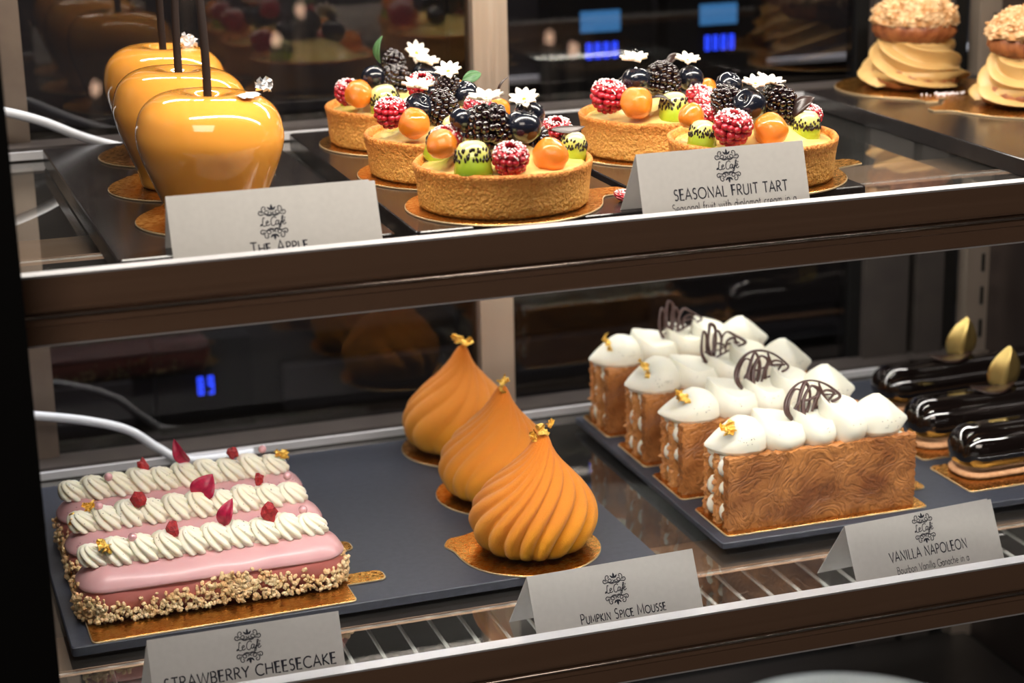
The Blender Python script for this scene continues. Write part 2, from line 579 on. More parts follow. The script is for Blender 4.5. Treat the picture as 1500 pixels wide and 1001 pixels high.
def bez(ps, n=24):
    out = []
    P_ = [Vector(p) for p in ps]
    for i in range(len(P_) - 1):
        p0 = P_[max(i - 1, 0)]; p1 = P_[i]; p2 = P_[i + 1]; p3 = P_[min(i + 2, len(P_) - 1)]
        for k in range(n):
            t = k / n
            out.append(0.5 * ((2 * p1) + (p2 - p0) * t + (2 * p0 - 5 * p1 + 4 * p2 - p3) * t * t + (3 * p1 - p0 - 3 * p2 + p3) * t ** 3))
    out.append(P_[-1])
    return out


for z, pts, lb in ((0, [(0.02, 1.085, -0.158), (0.0601, 1.087, -0.169), (0.0817, 1.088, -0.1765), (0.1076, 1.090, -0.1890), (0.135, 1.094, -0.197), (0.18, 1.094, -0.1975)], 'white cable behind the glazed apples, dropping onto the upper shelf'),
                   (0, [(0.02, 1.085, -0.339), (0.0626, 1.087, -0.347), (0.0931, 1.088, -0.3545), (0.1163, 1.090, -0.3640), (0.1324, 1.093, -0.3778), (0.150, 1.094, -0.3885), (0.19, 1.094, -0.3890)], 'white cable hanging behind the pink eclairs')):
    o = MB().tube(bez(pts, 8), 0.0027, 10).build('power_cable', CABLE)
    o.location = (0, 0, Z0)
    tag(o, lb, 'cable', 'white cables of the case')

# candle globes on a table behind the viewer (they sparkle in the rear glass)
tb = empty('cafe_table', (0.75, -1.05, 0.78 - Z0), 0, 'cafe table behind the viewer carrying candle globes', 'table')
TW = P('table_wood', lin(60, 42, 30), lin(76, 54, 38), rough=0.5, scale=14)
part(MB().box(-0.6, -0.3, -0.03, 0.6, 0.3, 0), 'table_top', TW, tb)
part(MB().tube([(0, 0, -0.77), (0, 0, -0.03)], 0.035, 16), 'column', BLACK, tb, True)
part(MB().lathe([(0, -0.78), (0.26, -0.78), (0.26, -0.765), (0.04, -0.75), (0, -0.75)], 32, cap=False), 'foot', BLACK, tb, True)
CAND = emit('candle_flame', (1.0, 0.62, 0.42), 18)
WAX = P('wax', lin(225, 210, 190), rough=0.5, scale=30)
for k, (x, y, z) in enumerate([(0.533, -1.0, 1.066), (0.499, -1.0, 1.029), (0.260, -1.0, 0.981), (0.382, -1.0, 1.030), (0.881, -1.0, 1.009), (0.916, -1.0, 0.991)]):
    c = empty('candle', (x, y, 0.78 - Z0), 0, 'lit candle on the table behind the viewer, %s in its row' % ['fourth', 'third', 'first', 'second', 'fifth', 'last'][k], 'candle', 'candles behind the viewer')
    part(MB().lathe([(0, 0), (0.011, 0), (0.010, z - 0.78 - 0.012), (0, z - 0.78 - 0.010)], 16, cap=False), 'wax_column', WAX, c, True)
    part(MB().blob((0, 0, z - 0.78), 0.006, 1, (1, 1, 1.7)), 'flame', CAND, c, True)

# ------------------------------------------------------------------ slates
def rrect(x0, y0, x1, y1, r, n=5):
    out = []
    for (cx, cy, a0) in ((x1 - r, y0 + r, -PI / 2), (x1 - r, y1 - r, 0), (x0 + r, y1 - r, PI / 2), (x0 + r, y0 + r, PI)):
        for k in range(n + 1):
            a = a0 + PI / 2 * k / n
            out.append((cx + r * math.cos(a), cy + r * math.sin(a)))
    return out


def slate(x0, y0, x1, y1, top, th, mat, label, group, rz=0, feet=0.0):
    hx, hy = (x1 - x0) / 2, (y1 - y0) / 2
    prof = [(0.0006, 0.0), (0, 0.0006), (0, th - 0.0006), (0.0006, th)]
    if feet:      # slab on a recessed base
        prof = [(0.007, 0.0), (0.007, feet), (0.0006, feet), (0, feet + 0.0005), (0, feet + th - 0.0005), (0.0005, feet + th)]
        th += feet
    mb = MB().grid([[(x, y, z) for x, y in rrect(-hx + i_, -hy + i_, hx - i_, hy - i_, 0.002, 2)] for i_, z in prof], close_u=True, cap0=True, cap1=True)
    o = mb.build('slate_tray', mat, None, True, 30)
    o.location = ((x0 + x1) / 2, (y0 + y1) / 2, top - th + Z0)
    o.rotation_euler.z = rz
    tag(o, label, 'tray', group)
    return o


slate(0.083, 0.798, 0.205, 1.080, ZT, 0.0095, SLATE_EDGE, 'dark slate tray under the three glazed apples', 'slate trays on the upper shelf', 0.02)
slate(0.217, 0.7977, 0.332, 1.068, ZT, 0.0095, SLATE_EDGE, 'dark slate tray under the three fruit tarts left of the steel post', 'slate trays on the upper shelf')
slate(0.338, 0.8057, 0.4443, 1.068, ZT, 0.0095, SLATE_EDGE, 'dark slate tray under the two fruit tarts behind the tart price card', 'slate trays on the upper shelf')
slate(0.548, 0.800, 0.690, 1.080, ZT, 0.0095, SLATE_EDGE, 'dark slate tray under the cream puffs', 'slate trays on the upper shelf')
slate(0.054, 0.8455, 0.352, 1.071, ZLT, 0.0050, SLATE, 'wide matte slate tray under pink eclairs and pumpkin mousses', 'slate trays on the lower shelf', 0.012, 0.0018)
slate(0.3905, 0.8500, 0.692, 1.0735, ZLT, 0.0036, SLATE, 'wide matte slate tray under napoleons and dark eclairs', 'slate trays on the lower shelf', 0, 0.0032)

# ------------------------------------------------------------------ gold boards


def board_outline(kind, R=0.047, L=0.13, W=0.046, tab=0.0, tl=0.016, tw=0.0065):
    if kind == 'round':
        out = []
        n = 96
        for i in range(n):
            a = 2 * PI * i / n
            r = R
            d = (a - tab + PI) % (2 * PI) - PI
            if abs(d) < 0.6:
                half = tw * (1.0 + 0.0 * d)
                if abs(R * math.sin(d)) < half:
                    # along the tab: rounded end
                    s = abs(R * math.sin(d)) / half
                    r = R + tl * math.sqrt(max(0, 1 - s ** 5))
                else:
                    r = R + 0.0045 * math.exp(-((abs(R * math.sin(d)) - half) / 0.004))
            out.append((r * math.cos(a), r * math.sin(a)))
        return out
    # rectangle with a tab at its +x end
    r = 0.003
    out = []
    for (cx, cy, a0) in ((L / 2 - r, -W / 2 + r, -PI / 2), None, (L / 2 - r, W / 2 - r, 0), (-L / 2 + r, W / 2 - r, PI / 2), (-L / 2 + r, -W / 2 + r, PI)) if False else ():
        pass
    def arc(cx, cy, a0, rr, k0=4, sgn=1):
        return [(cx + rr * math.cos(a0 + sgn * PI / 2 * k / k0), cy + rr * math.sin(a0 + sgn * PI / 2 * k / k0)) for k in range(k0 + 1)]
    ty = tab
    out += arc(L / 2 - r, -W / 2 + r, -PI / 2, r)
    out += [(L / 2, ty - tw), (L / 2 + tl - 0.004, ty - tw)]
    out += arc(L / 2 + tl - 0.004, ty - tw + 0.004, -PI / 2, 0.004)
    out += arc(L / 2 + tl - 0.004, ty + tw - 0.004, 0, 0.004)
    out += [(L / 2, ty + tw)]
    out += arc(L / 2 - r, W / 2 - r, 0, r)
    out += arc(-L / 2 + r, W / 2 - r, PI / 2, r)
    out += arc(-L / 2 + r, -W / 2 + r, PI, r)
    return out


def board(loc, rz, label, group, kind='round', top=None, **kw):
    o0 = board_outline(kind, **kw)
    t = empty('cake_board', loc, rz, label, 'cake board', group)
    part(MB().prism(o0, 0, 0.0009, 0.0002), 'card_base', GOLD_RIM, t, True, auto=40)
    ins = [(x * 0.992, y * 0.992) for x, y in o0]
    part(MB().prism(ins, 0.0009, 0.00115, 0.00005), 'foil', top or GOLD, t, True, auto=40)
    return t


BT = 0.00115   # thickness of a board

# ------------------------------------------------------------------ small garnishes
def flake(mb, c, size, seed, tilt=(0, 0, 0), n=7, crump=0.5):
    """crumpled scrap of metal leaf with real folds and a ragged outline"""
    rnd = random.Random(seed)
    R = Euler(tilt).to_matrix()
    pts = []
    for j in range(n):
        row = []
        for i in range(n):
            x = (i / (n - 1) - 0.5)
            y = (j / (n - 1) - 0.5)
            edge = 1 + 0.35 * noise.noise(Vector((math.atan2(y, x) * 1.7, seed, 0)))
            z = crump * 0.55 * noise.noise(Vector((x * 4 + seed, y * 4, 1.3 * seed))) + crump * 0.12 * rnd.uniform(-1, 1)
            p = R @ Vector((x * edge + 0.1 * rnd.uniform(-1, 1), y * edge * 0.7 + 0.1 * rnd.uniform(-1, 1), z))
            row.append((c[0] + p.x * size, c[1] + p.y * size, c[2] + p.z * size))
        pts.append(row)
    mb.grid(pts)
    return mb


def leafmb(L, W, curl=0.3, fold=0.15, n=9, m=5, th=0.00035, notch=0):
    """pointed leaf lying along +x, with a midrib fold"""
    def pt(i, j, off):
        t = i / (n - 1)
        s = (j / (m - 1) - 0.5) * 2
        w_ = W / 2 * (math.sin(PI * t ** 0.85) ** 0.8 if 0 < t < 1 else 0.0)
        z = curl * L * (t - 0.5) ** 2 * -1 + abs(s) * fold * w_ + off
        return (L * t, s * w_, z)
    top = [[pt(i, j, th) for j in range(m)] for i in range(n)]
    bot = [[pt(i, j, 0) for j in range(m)] for i in range(n)]
    mb = MB()
    ring = [top[i] + bot[i][::-1] for i in range(n)]
    mb.grid(ring, close_u=True)
    return mb


RASP = P('raspberry_flesh', lin(196, 34, 52), lin(148, 16, 34), rough=0.28, scale=400, sss=0.25, sssc=0.002, sssr=(1, 0.2, 0.15), coat=0.5)
SUGAR = P('sugar_dust', lin(244, 232, 232), rough=0.8, scale=100)
BLACKB = P('blackberry_glaze', lin(10, 6, 9), lin(30, 7, 13), rough=0.10, scale=200, coat=1.0)
BLUEB = P('blueberry_skin', lin(11, 13, 22), lin(26, 30, 44), rough=0.2, scale=160, coat=0.7, crough=0.08)
ORANGE = P('glazed_orange_fruit', lin(246, 150, 30), lin(238, 126, 12), rough=0.14, scale=170, sss=0.15, sssc=0.003, sssr=(0.7, 0.4, 0.05), coat=0.8, bump=0.5, bscale=300, bdist=0.0007)
KIWI = zgrad(P('kiwi_flesh', lin(170, 190, 50), rough=0.2, sss=0.3, sssc=0.003, sssr=(0.7, 1, 0.2), coat=0.8, bump=0.2, bscale=400, bdist=0.0003), 0, 0.014,
             [(0, lin(140, 170, 30)), (0.45, lin(168, 188, 60)), (0.7, lin(205, 205, 110)), (0.95, lin(232, 226, 160))], 500, 0.2)
SEED = P('kiwi_seed', lin(32, 18, 12), rough=0.25, scale=50)
DAISY = P('white_sugar_petal', lin(246, 240, 228), rough=0.45, scale=60, sss=0.2, sssc=0.001, sssr=(1, 0.9, 0.8))
YOLK = P('yellow_flower_centre', lin(240, 180, 30), rough=0.5, scale=900, bump=0.6, bscale=3000)
CHOC = P('dark_chocolate', lin(44, 28, 24), lin(54, 36, 30), rough=0.3, scale=80)
COCOA = P('cocoa_stick', lin(30, 20, 17), rough=0.75, scale=80, spec=0.25)
GREENLEAF = P('green_leaf', lin(96, 140, 92), lin(60, 104, 62), rough=0.45, scale=200, stretch=(1, 6, 1))
CRUST = P('baked_tart_crust', lin(222, 160, 88), lin(196, 126, 58), rough=0.6, scale=330, detail=8, bump=0.9, bscale=650, bdist=0.0016, sss=0.08, sssc=0.003, sssr=(1, 0.6, 0.3))
CREAM_FILL = P('glazed_pastry_cream', lin(252, 226, 150), lin(246, 212, 128), rough=0.14, scale=120, coat=1.0, sss=0.1, sssc=0.003, bump=0.25, bscale=160, bdist=0.0008)

library = []   # the first of each fruit is kept until every tart has its copies, then used in its own tart


def mk_raspberry():
    rnd = random.Random(5)
    mb = MB()
    mb.blob((0, 0, -0.1), 0.62, 2)
    for (z, r, n, d) in ((-0.78, 0.42, 8, 0.22), (-0.50, 0.70, 12, 0.235), (-0.16, 0.84, 14, 0.24), (0.20, 0.86, 15, 0.235), (0.52, 0.72, 13, 0.22), (0.70, 0.50, 10, 0.18)):
        for k in range(n):
            a = 2 * PI * (k + 0.5 * (n % 2)) / n + rnd.uniform(-.08, .08)
            mb.blob((r * math.cos(a), r * math.sin(a), z + rnd.uniform(-.04, .04)), d * rnd.uniform(.9, 1.08), 1 if False else 2, (1, 1, 0.9))
    mb.xf(Matrix.Scale(0.5, 4))
    o = mb.build('raspberry', RASP)
    su = MB()
    for k in range(230):
        a = rnd.uniform(0, 2 * PI)
        z = rnd.choice([rnd.gauss(0.72, 0.07), rnd.gauss(0.86, 0.05), rnd.uniform(0.2, 0.8)])
        r = {0: 0.98}.get(0) * math.sqrt(max(0.05, 1.05 - (z / 1.0) ** 2 * 0.72)) + rnd.uniform(-0.01, 0.05)
        if z > 0.62:
            r = rnd.uniform(0.35, 0.74)
            z = 0.80 + 0.09 * math.sin(10 * a) * 0.6 - max(0, r - 0.5) * 0.5
        su.blob((r * math.cos(a) * 0.5, r * math.sin(a) * 0.5, z * 0.5 + 0.02), rnd.uniform(0.018, 0.036), 1)
    s = su.build('sugar_dusting', SUGAR, o)
    s['kind'] = 'stuff'
    return o


def mk_blackberry():
    rnd = random.Random(9)
    mb = MB()
    mb.blob((0, 0, 0), 0.74, 2, (0.95, 0.95, 1.15))
    N_ = 92
    for k in range(N_):
        zz = 1 - 2 * (k + 0.5) / N_
        r = math.sqrt(1 - zz * zz)
        a = k * 2.39996 + rnd.uniform(-.16, .16)
        q = 0.80 * rnd.uniform(0.92, 1.08)
        mb.blob((r * math.cos(a) * q, r * math.sin(a) * q, zz * q * 1.22), rnd.uniform(0.17, 0.25), 2, (1, 1, 1))
    mb.xf(Matrix.Scale(0.5, 4))
    return mb.build('blackberry', BLACKB)


def mk_blueberry():
    prof = []
    for k in range(25):
        a = PI * k / 24
        z = -math.cos(a) * 0.46
        r = math.sin(a) * 0.5
        if z > 0.36:
            z = 0.36 + (z - 0.36) * 0.3
            if r < 0.16:
                z -= (0.16 - r) * 0.75
        prof.append((r, z))
    mb = MB().lathe(prof, 36, cap=False)
    o = mb.build('blueberry', BLUEB)
    cr = MB()
    for k in range(5):
        a = 2 * PI * k / 5
        c, s_ = math.cos(a), math.sin(a)
        t = (-s_ * 0.085, c * 0.085)
        cr.add([(c * .15 + t[0], s_ * .15 + t[1], .36), (c * .15 - t[0], s_ * .15 - t[1], .36), (c * .26, s_ * .26, .42), (c * .14 + t[0], s_ * .14 + t[1], .33), (c * .14 - t[0], s_ * .14 - t[1], .33)],
               [(0, 1, 2), (3, 2, 4), (0, 2, 3), (1, 4, 2), (0, 3, 4, 1)])
    cr.build('calyx', BLUEB, o, False)
    return o


def mk_orange():
    mb = MB().blob((0, 0, 0), 0.5, 3)
    mb.v = [tuple(Vector(p) * (1 + 0.13 * vnoise(p, 2.6, 2.0) + 0.05 * vnoise(p, 9, 5.0))) for p in mb.v]
    return mb.build('orange_ball', ORANGE)


def mk_kiwi():
    prof = [(0.0, -0.5), (0.50, -0.5), (0.53, -0.42), (0.50, -0.2), (0.47, 0.05), (0.42, 0.24), (0.33, 0.38), (0.18, 0.45), (0.0, 0.46)]
    mb = MB().lathe(prof, 32, cap=False)
    # pigment gradient works in object units: built full size
    sz = 0.0155
    mb.xf(Matrix.Scale(sz, 4) @ Matrix.Translation((0, 0, 0.5)))
    o = mb.build('kiwi_dome', KIWI)
    rnd = random.Random(3)
    sd = MB()
    for k in range(120):
        a = 2 * PI * k / 120 + rnd.uniform(-.05, .05)
        z = 0.5 + rnd.uniform(-0.10, 0.22)
        r = 0.47 if z < 0.56 else 0.45 - (z - 0.56) * 0.25
        R = Euler((0, 0.3, a)).to_matrix()
        sd.blob((r * math.cos(a) * sz, r * math.sin(a) * sz, z * sz), 0.00092, 1, (0.7, 0.62, 1.35), R)
    s = sd.build('kiwi_seeds', SEED, o)
    s['kind'] = 'stuff'
    return o


def mk_daisy():
    mb = MB()
    n = 9
    for k in range(n):
        a = 2 * PI * k / n
        R = Euler((0, -0.18 + 0.1 * math.sin(k * 2.3), a)).to_matrix()
        rows = []
        for i in range(7):
            t = i / 6
            w_ = 0.118 * (math.sin(PI * min(1, t * 0.86 + 0.10)) ** 0.75)
            if t == 1: w_ = 0.012
            row = []
            for s_ in (-1, -0.5, 0, 0.5, 1):
                row.append(Vector((0.04 + 0.46 * t, w_ * s_, 0.05 * abs(s_) + 0.04 * t * t + 0.035)))
            for s_ in (1, 0, -1):
                row.append(Vector((0.04 + 0.46 * t, w_ * s_, 0.05 * abs(s_) + 0.04 * t * t)))
            rows.append([tuple(R @ p) for p in row])
        mb.grid(rows, close_u=True, cap0=True, cap1=True)
    o = mb.build('daisy', DAISY, None, True, 50)
    MB().blob((0, 0, 0.055), 0.085, 2, (1, 1, 0.6)).build('flower_centre', YOLK, o)
    return o


def mk_leaf(name, L, W, mat, **kw):
    return leafmb(L, W, **kw).build(name, mat)


FR = {'raspberry': mk_raspberry(), 'blackberry': mk_blackberry(), 'blueberry': mk_blueberry(), 'orange_ball': mk_orange(), 'kiwi_dome': mk_kiwi(), 'daisy': mk_daisy(),
      'chocolate_leaf': mk_leaf('chocolate_leaf', 0.016, 0.007, CHOC, curl=0.9, fold=0.2), 'green_leaf': mk_leaf('green_leaf', 0.013, 0.0068, GREENLEAF, curl=0.5, fold=0.35),
      'sprig': mk_leaf('chocolate_leaf', 0.010, 0.0022, CHOC, curl=0.6), 'chocolate_disc': mk_leaf('chocolate_leaf', 0.021, 0.010, CHOC, curl=-0.2, fold=0.05)}
USED = set()


def fruit(kind, parent, loc, rot=(0, 0, 0), s=1.0):
    f = FR[kind]
    if kind in USED:
        return inst(f, parent, loc, rot, s)
    USED.add(kind)
    f.parent = parent
    f.location = loc
    f.rotation_euler = rot
    f.scale = (s, s, s)
    return f


# ------------------------------------------------------------------ fruit tarts
def crust_mb():
    prof = [(0.0, 0.0), (0.0385, 0.0), (0.0397, 0.0012), (0.0402, 0.005), (0.0405, 0.010), (0.0411, 0.015), (0.0419, 0.0185), (0.0421, 0.0200), (0.0413, 0.0210), (0.0398, 0.0206), (0.0392, 0.0186), (0.0388, 0.0150), (0.0, 0.0150)]
    def fn(p, r, t, z):
        if r < 0.001: return p
        k = 0.00035 * noise.noise(Vector((p[0] * 160, p[1] * 160, p[2] * 160))) + 0.0004 * noise.noise(Vector((p[0] * 50, p[1] * 50, p[2] * 30)))
        q = (r + k) / r
        return (p[0] * q, p[1] * q, z + (0.00045 * noise.noise(Vector((p[0] * 70, p[1] * 70, 3))) if z > 0.016 else 0))
    # finer steps up the wall
    pr = []
    for a, b in zip(prof[:-1], prof[1:]):
        n = 4 if abs(a[1] - b[1]) > 0.003 and a[0] > 0.03 else 1
        for k in range(n):
            pr.append((a[0] + (b[0] - a[0]) * k / n, a[1] + (b[1] - a[1]) * k / n))
    pr.append(prof[-1])
    return MB().lathe(pr, 160, fn, cap=False)


def fill_mb():
    def fn(p, r, t, z):
        return (p[0], p[1], z + 0.0005 * noise.noise(Vector((p[0] * 90, p[1] * 90, 0))))
    return MB().lathe([(0.0386, 0.0178), (0.037, 0.0190), (0.033, 0.0194), (0.028, 0.0200), (0.022, 0.0235), (0.014, 0.029), (0.006, 0.031), (0.0, 0.0315)], 72, fn, cap=False)


zgrad(CRUST, 0.0, 0.0215, [(0.0, lin(220, 146, 60)), (0.18, lin(246, 190, 98)), (0.34, lin(216, 144, 66)), (0.5, lin(242, 182, 92)), (0.66, lin(212, 138, 60)), (0.82, lin(232, 162, 76)), (0.97, lin(200, 120, 46))], 640, 1.6)
crust0 = crust_mb().build('crust', CRUST)
fill0 = fill_mb().build('cream_filling', CREAM_FILL)
TG = 'fruit tarts on the upper shelf'
TARTS = {
1: ((0.2701, 0.8358), 'nearest whole fruit tart, with two daisies over a big blackberry', [
('orange_ball',-0.0361,-0.0220,0.0303,0.0141),('kiwi_dome',-0.0230,-0.0280,0.0285,0.0165),('raspberry',-0.0063,-0.0310,0.0276,0.0159),('orange_ball',0.0150,-0.0240,0.0260,0.0162),
('kiwi_dome',0.0336,-0.0050,0.0264,0.0129),('raspberry',-0.0279,-0.0020,0.0326,0.0144),('raspberry',0.0313,0.0120,0.0303,0.0146),('chocolate_disc',0.0303,-0.0020,0.0318,0.0179),
('blackberry',-0.0090,-0.0080,0.0378,0.0204),('blueberry',-0.0204,-0.0050,0.0413,0.0125),('blueberry',0.0062,-0.0120,0.0373,0.0174),('blueberry',0.0150,0.0040,0.0399,0.0147),
('blackberry',0.0134,-0.0060,0.0288,0.0137),('daisy',-0.0100,-0.0080,0.0492,0.0174),('daisy',0.0104,-0.0020,0.0467,0.0152),('sprig',0.0004,0.0100,0.0492,0.0064),('raspberry',-0.0069,0.0150,0.0430,0.0128),
('blueberry',-0.020,0.014,0.030,0.014),('orange_ball',0.0,0.026,0.027,0.014),('kiwi_dome',-0.024,0.022,0.027,0.0155)]),
2: ((0.2684, 0.9207), 'middle fruit tart of the left three, with a tilted daisy on its blueberry', [
('raspberry',-0.0349,-0.0200,0.0326,0.0158),('orange_ball',-0.0251,-0.0280,0.0295,0.0155),('blueberry',-0.0176,-0.0120,0.0356,0.0146),('blackberry',-0.0060,-0.0120,0.0340,0.0166),
('blackberry',0.0006,0.0000,0.0428,0.0120),('blueberry',0.0098,0.0000,0.0384,0.0142),('raspberry',-0.0095,0.0120,0.0422,0.0138),('daisy',-0.0175,-0.0100,0.0439,0.0169),
('daisy',0.0015,0.0000,0.0489,0.0147),('green_leaf',0.0119,0.0100,0.0437,0.0097),('kiwi_dome',-0.004,-0.031,0.028,0.015),('raspberry',0.015,-0.027,0.027,0.015),('blueberry',-0.004,0.006,0.039,0.013),
('orange_ball',0.028,0.005,0.028,0.015),('blackberry',0.002,0.016,0.033,0.015)]),
3: ((0.2701, 1.0150), 'rearmost fruit tart on the left, with an upright green leaf', [
('raspberry',-0.0321,-0.0100,0.0310,0.0144),('orange_ball',-0.0306,-0.0250,0.0293,0.0153),('kiwi_dome',-0.0140,-0.0220,0.0296,0.0161),('blueberry',-0.0165,-0.0050,0.0363,0.0138),
('blackberry',-0.0040,-0.0080,0.0340,0.0159),('blackberry',-0.0021,0.0050,0.0422,0.0130),('blueberry',0.0144,-0.0020,0.0349,0.0165),('green_leaf',-0.0125,0.0000,0.0431,0.0052),
('daisy',0.0091,0.0000,0.0461,0.0157),('daisy',0.0135,-0.0060,0.0417,0.0150),('raspberry',0.010,-0.030,0.027,0.014),('orange_ball',0.028,-0.010,0.027,0.014),('kiwi_dome',-0.024,0.012,0.0275,0.0145)]),
4: ((0.3872, 0.9295), 'fruit tart behind the tart card, farther of two, a big frosted raspberry at its left', [
('raspberry',-0.0334,-0.0150,0.0321,0.0180),('orange_ball',-0.0229,-0.0270,0.0303,0.0170),('kiwi_dome',-0.0010,-0.0240,0.0283,0.0154),('blueberry',-0.0156,-0.0080,0.0394,0.0150),
('blackberry',0.0005,-0.0060,0.0380,0.0173),('blueberry',0.0168,-0.0040,0.0374,0.0142),('daisy',-0.0167,-0.0080,0.0484,0.0158),('daisy',0.0149,-0.0040,0.0454,0.0143),
('chocolate_leaf',0.0043,0.0000,0.0450,0.0086),('chocolate_leaf',-0.0162,-0.0260,0.0340,0.0125),('raspberry',0.0188,-0.0120,0.0280,0.0157),('raspberry',0.0180,-0.0200,0.0262,0.0123),
('orange_ball',0.0335,0.0100,0.0293,0.0120),('blueberry',-0.012,0.012,0.032,0.014)]),
5: ((0.4015, 0.8440), 'fruit tart nearest behind the tart card, with a dark chocolate leaf', [
('orange_ball',-0.0377,-0.0100,0.0321,0.0127),('kiwi_dome',-0.0353,-0.0220,0.0313,0.0132),('raspberry',-0.0232,-0.0280,0.0303,0.0179),('orange_ball',-0.0028,-0.0260,0.0284,0.0165),
('kiwi_dome',0.0218,-0.0120,0.0279,0.0145),('raspberry',0.0369,0.0060,0.0273,0.0132),('blueberry',-0.0099,0.0060,0.0451,0.0135),('blackberry',-0.0145,-0.0020,0.0387,0.0148),
('blueberry',-0.0077,-0.0120,0.0377,0.0167),('blackberry',0.0107,-0.0060,0.0365,0.0168),('daisy',0.0068,-0.0040,0.0451,0.0158),('daisy',-0.0046,-0.0120,0.0462,0.0140),
('chocolate_leaf',0.0137,-0.0140,0.0320,0.0131),('raspberry',-0.024,0.006,0.030,0.015),('orange_ball',0.010,0.026,0.027,0.014)]),
}
rnd = random.Random(21)
for k, ((cx, cy), lb, fs) in TARTS.items():
    t = empty('fruit_tart', (cx, cy, ZT + BT), 0, lb, 'tart', TG)
    if k == 1:
        crust0.parent = t; fill0.parent = t
    else:
        inst(crust0, t, (0, 0, 0), (0, 0, k * 1.3)); inst(fill0, t, (0, 0, 0), (0, 0, k * 2.1))
    for q, (kind, x, y, z, d) in enumerate(fs):
        r = math.hypot(x, y)
        if r > 0.0335 and kind not in ('chocolate_disc',):
            # draw it inwards along the line of sight so that it stays over the filling
            for _ in range(40):
                if math.hypot(x, y) <= 0.0335: break
                if y < -0.002:
                    y += 0.0005; x += 0.00016; z += 0.00010
                else:
                    x *= 0.99; y *= 0.99
        rot = (rnd.uniform(-.25, .25), rnd.uniform(-.25, .25), rnd.uniform(0, 6.28))
        if kind == 'raspberry': rot = (rnd.uniform(0.05, .4), rnd.uniform(-.2, .2), rnd.uniform(-.5, .5)); z = max(z - 0.0010, 0.019 + d * 0.40) if z < 0.035 else z
        if kind == 'kiwi_dome': rot = (rnd.uniform(-.12, .2), rnd.uniform(-.15, .15), rnd.uniform(0, 6)); z = 0.0186 if z < 0.04 else z; d = d / 0.0155 * 1.04
        if kind == 'orange_ball': z = max(z - 0.001, 0.0185 + d * 0.42)
        if kind == 'blackberry': rot = (rnd.uniform(-.7, .9), rnd.uniform(-.8, .8), rnd.uniform(0, 6)); d *= 1.08
        if kind == 'blueberry': rot = (rnd.uniform(-.6, .9), rnd.uniform(-.7, .7), rnd.uniform(0, 6))
        if kind == 'daisy': rot = (rnd.uniform(0.05, 0.30), rnd.uniform(-.15, .15), rnd.uniform(0, 1)); z += 0.0006
        if kind == 'daisy' and (k, q) in ((3, 8),): rot = (0.9, 0.0, 0.3)
        if kind == 'daisy' and (k, q) in ((1, 14), (2, 8)): rot = (0.35, -0.35, 0.3)
        if kind in ('chocolate_leaf',):
            rot = (0.6, -0.55, 0.2); d = d / 0.0125 * 1.0
            if k == 4 and q == 9: rot = (0.1, 0.25, -0.35); d = 0.9
        if kind == 'sprig': rot = (0, -1.0, 0.1); d = 1.0
        if kind == 'green_leaf': rot = (0, -1.45, 0.2) if k == 3 else (1.1, -0.25, 0.2); d = 1.15 if k == 3 else 0.9
        if kind == 'chocolate_disc': rot = (0.25, 0.0, 0.15); d = 0.85; x -= 0.007
        fruit(kind, t, (x, y, z), rot, d)
board((0.2701, 0.8358, ZT), 0, 'round gold board with tab under the nearest fruit tart', 'round gold boards on the upper shelf', R=0.0465, tab=0.10, tl=0.018)
board((0.2684, 0.9207, ZT), 0, 'round gold board under the middle fruit tart of the left three', 'round gold boards on the upper shelf', R=0.0465, tab=0.7)
board((0.2701, 1.0150, ZT), 0, 'round gold board under the rearmost fruit tart on the left', 'round gold boards on the upper shelf', R=0.0462, tab=0.8)
board((0.3872, 0.9295, ZT), 0, 'round gold board under the farther tart behind the tart card', 'round gold boards on the upper shelf', R=0.0462, tab=1.0)
board((0.4015, 0.8440, ZT), 0, 'round gold board with tab showing right of the tart card', 'round gold boards on the upper shelf', R=0.0465, tab=0.23, tl=0.0215)
# a squashed slice of raspberry fallen beside the first tart
fr = inst(FR['raspberry'], None, (0.3265, 0.8215, ZT + Z0 + 0.0022), (0.2, 0.1, 0.4), (0.013, 0.011, 0.005))
fr.name = 'fallen_raspberry'
fr['label'] = 'squashed red raspberry fallen on the slate right of the nearest tart'; fr['category'] = 'raspberry'

# ------------------------------------------------------------------ glazed apples
APPLE = P('mirror_glaze_yellow', lin(238, 164, 70), lin(232, 158, 64), rough=0.09, scale=6, coat=1.0, crough=0.03, sss=0.25, sssc=0.006, sssr=(1, 0.6, 0.25))


def mk_apple(rz=0.0, seed=0):
    t = empty('glazed_apple', (0, 0, 0))
    prof = [(0.0, 0.0)]
    key = [(0.0200, 0.0), (0.0218, 0.0012), (0.0232, 0.007), (0.0268, 0.016), (0.0306, 0.026), (0.0329, 0.0350), (0.0326, 0.0420), (0.0303, 0.0490), (0.0256, 0.0540), (0.0195, 0.0568), (0.0130, 0.0575), (0.0080, 0.0568), (0.0045, 0.0553), (0.0020, 0.0543), (0.0, 0.0541)]
    sm = bez([(r, 0, z) for r, z in key], 5)
    prof += [(max(0, p.x), p.z) for p in sm]
    def fn(p, r, t_, z):
        lob = 1 + 0.022 * math.cos(2 * t_ + 0.7 + seed) * (z / 0.06) + 0.014 * math.cos(5 * t_ + seed) * max(0, (z - 0.04) / 0.02)
        return (p[0] * lob, p[1] * lob, z * (1 + 0.025 * math.cos(t_ - 2.7) * (r / 0.033)))
    part(MB().lathe(prof, 96, fn, cap=False), 'body', APPLE, t, True)
    return t


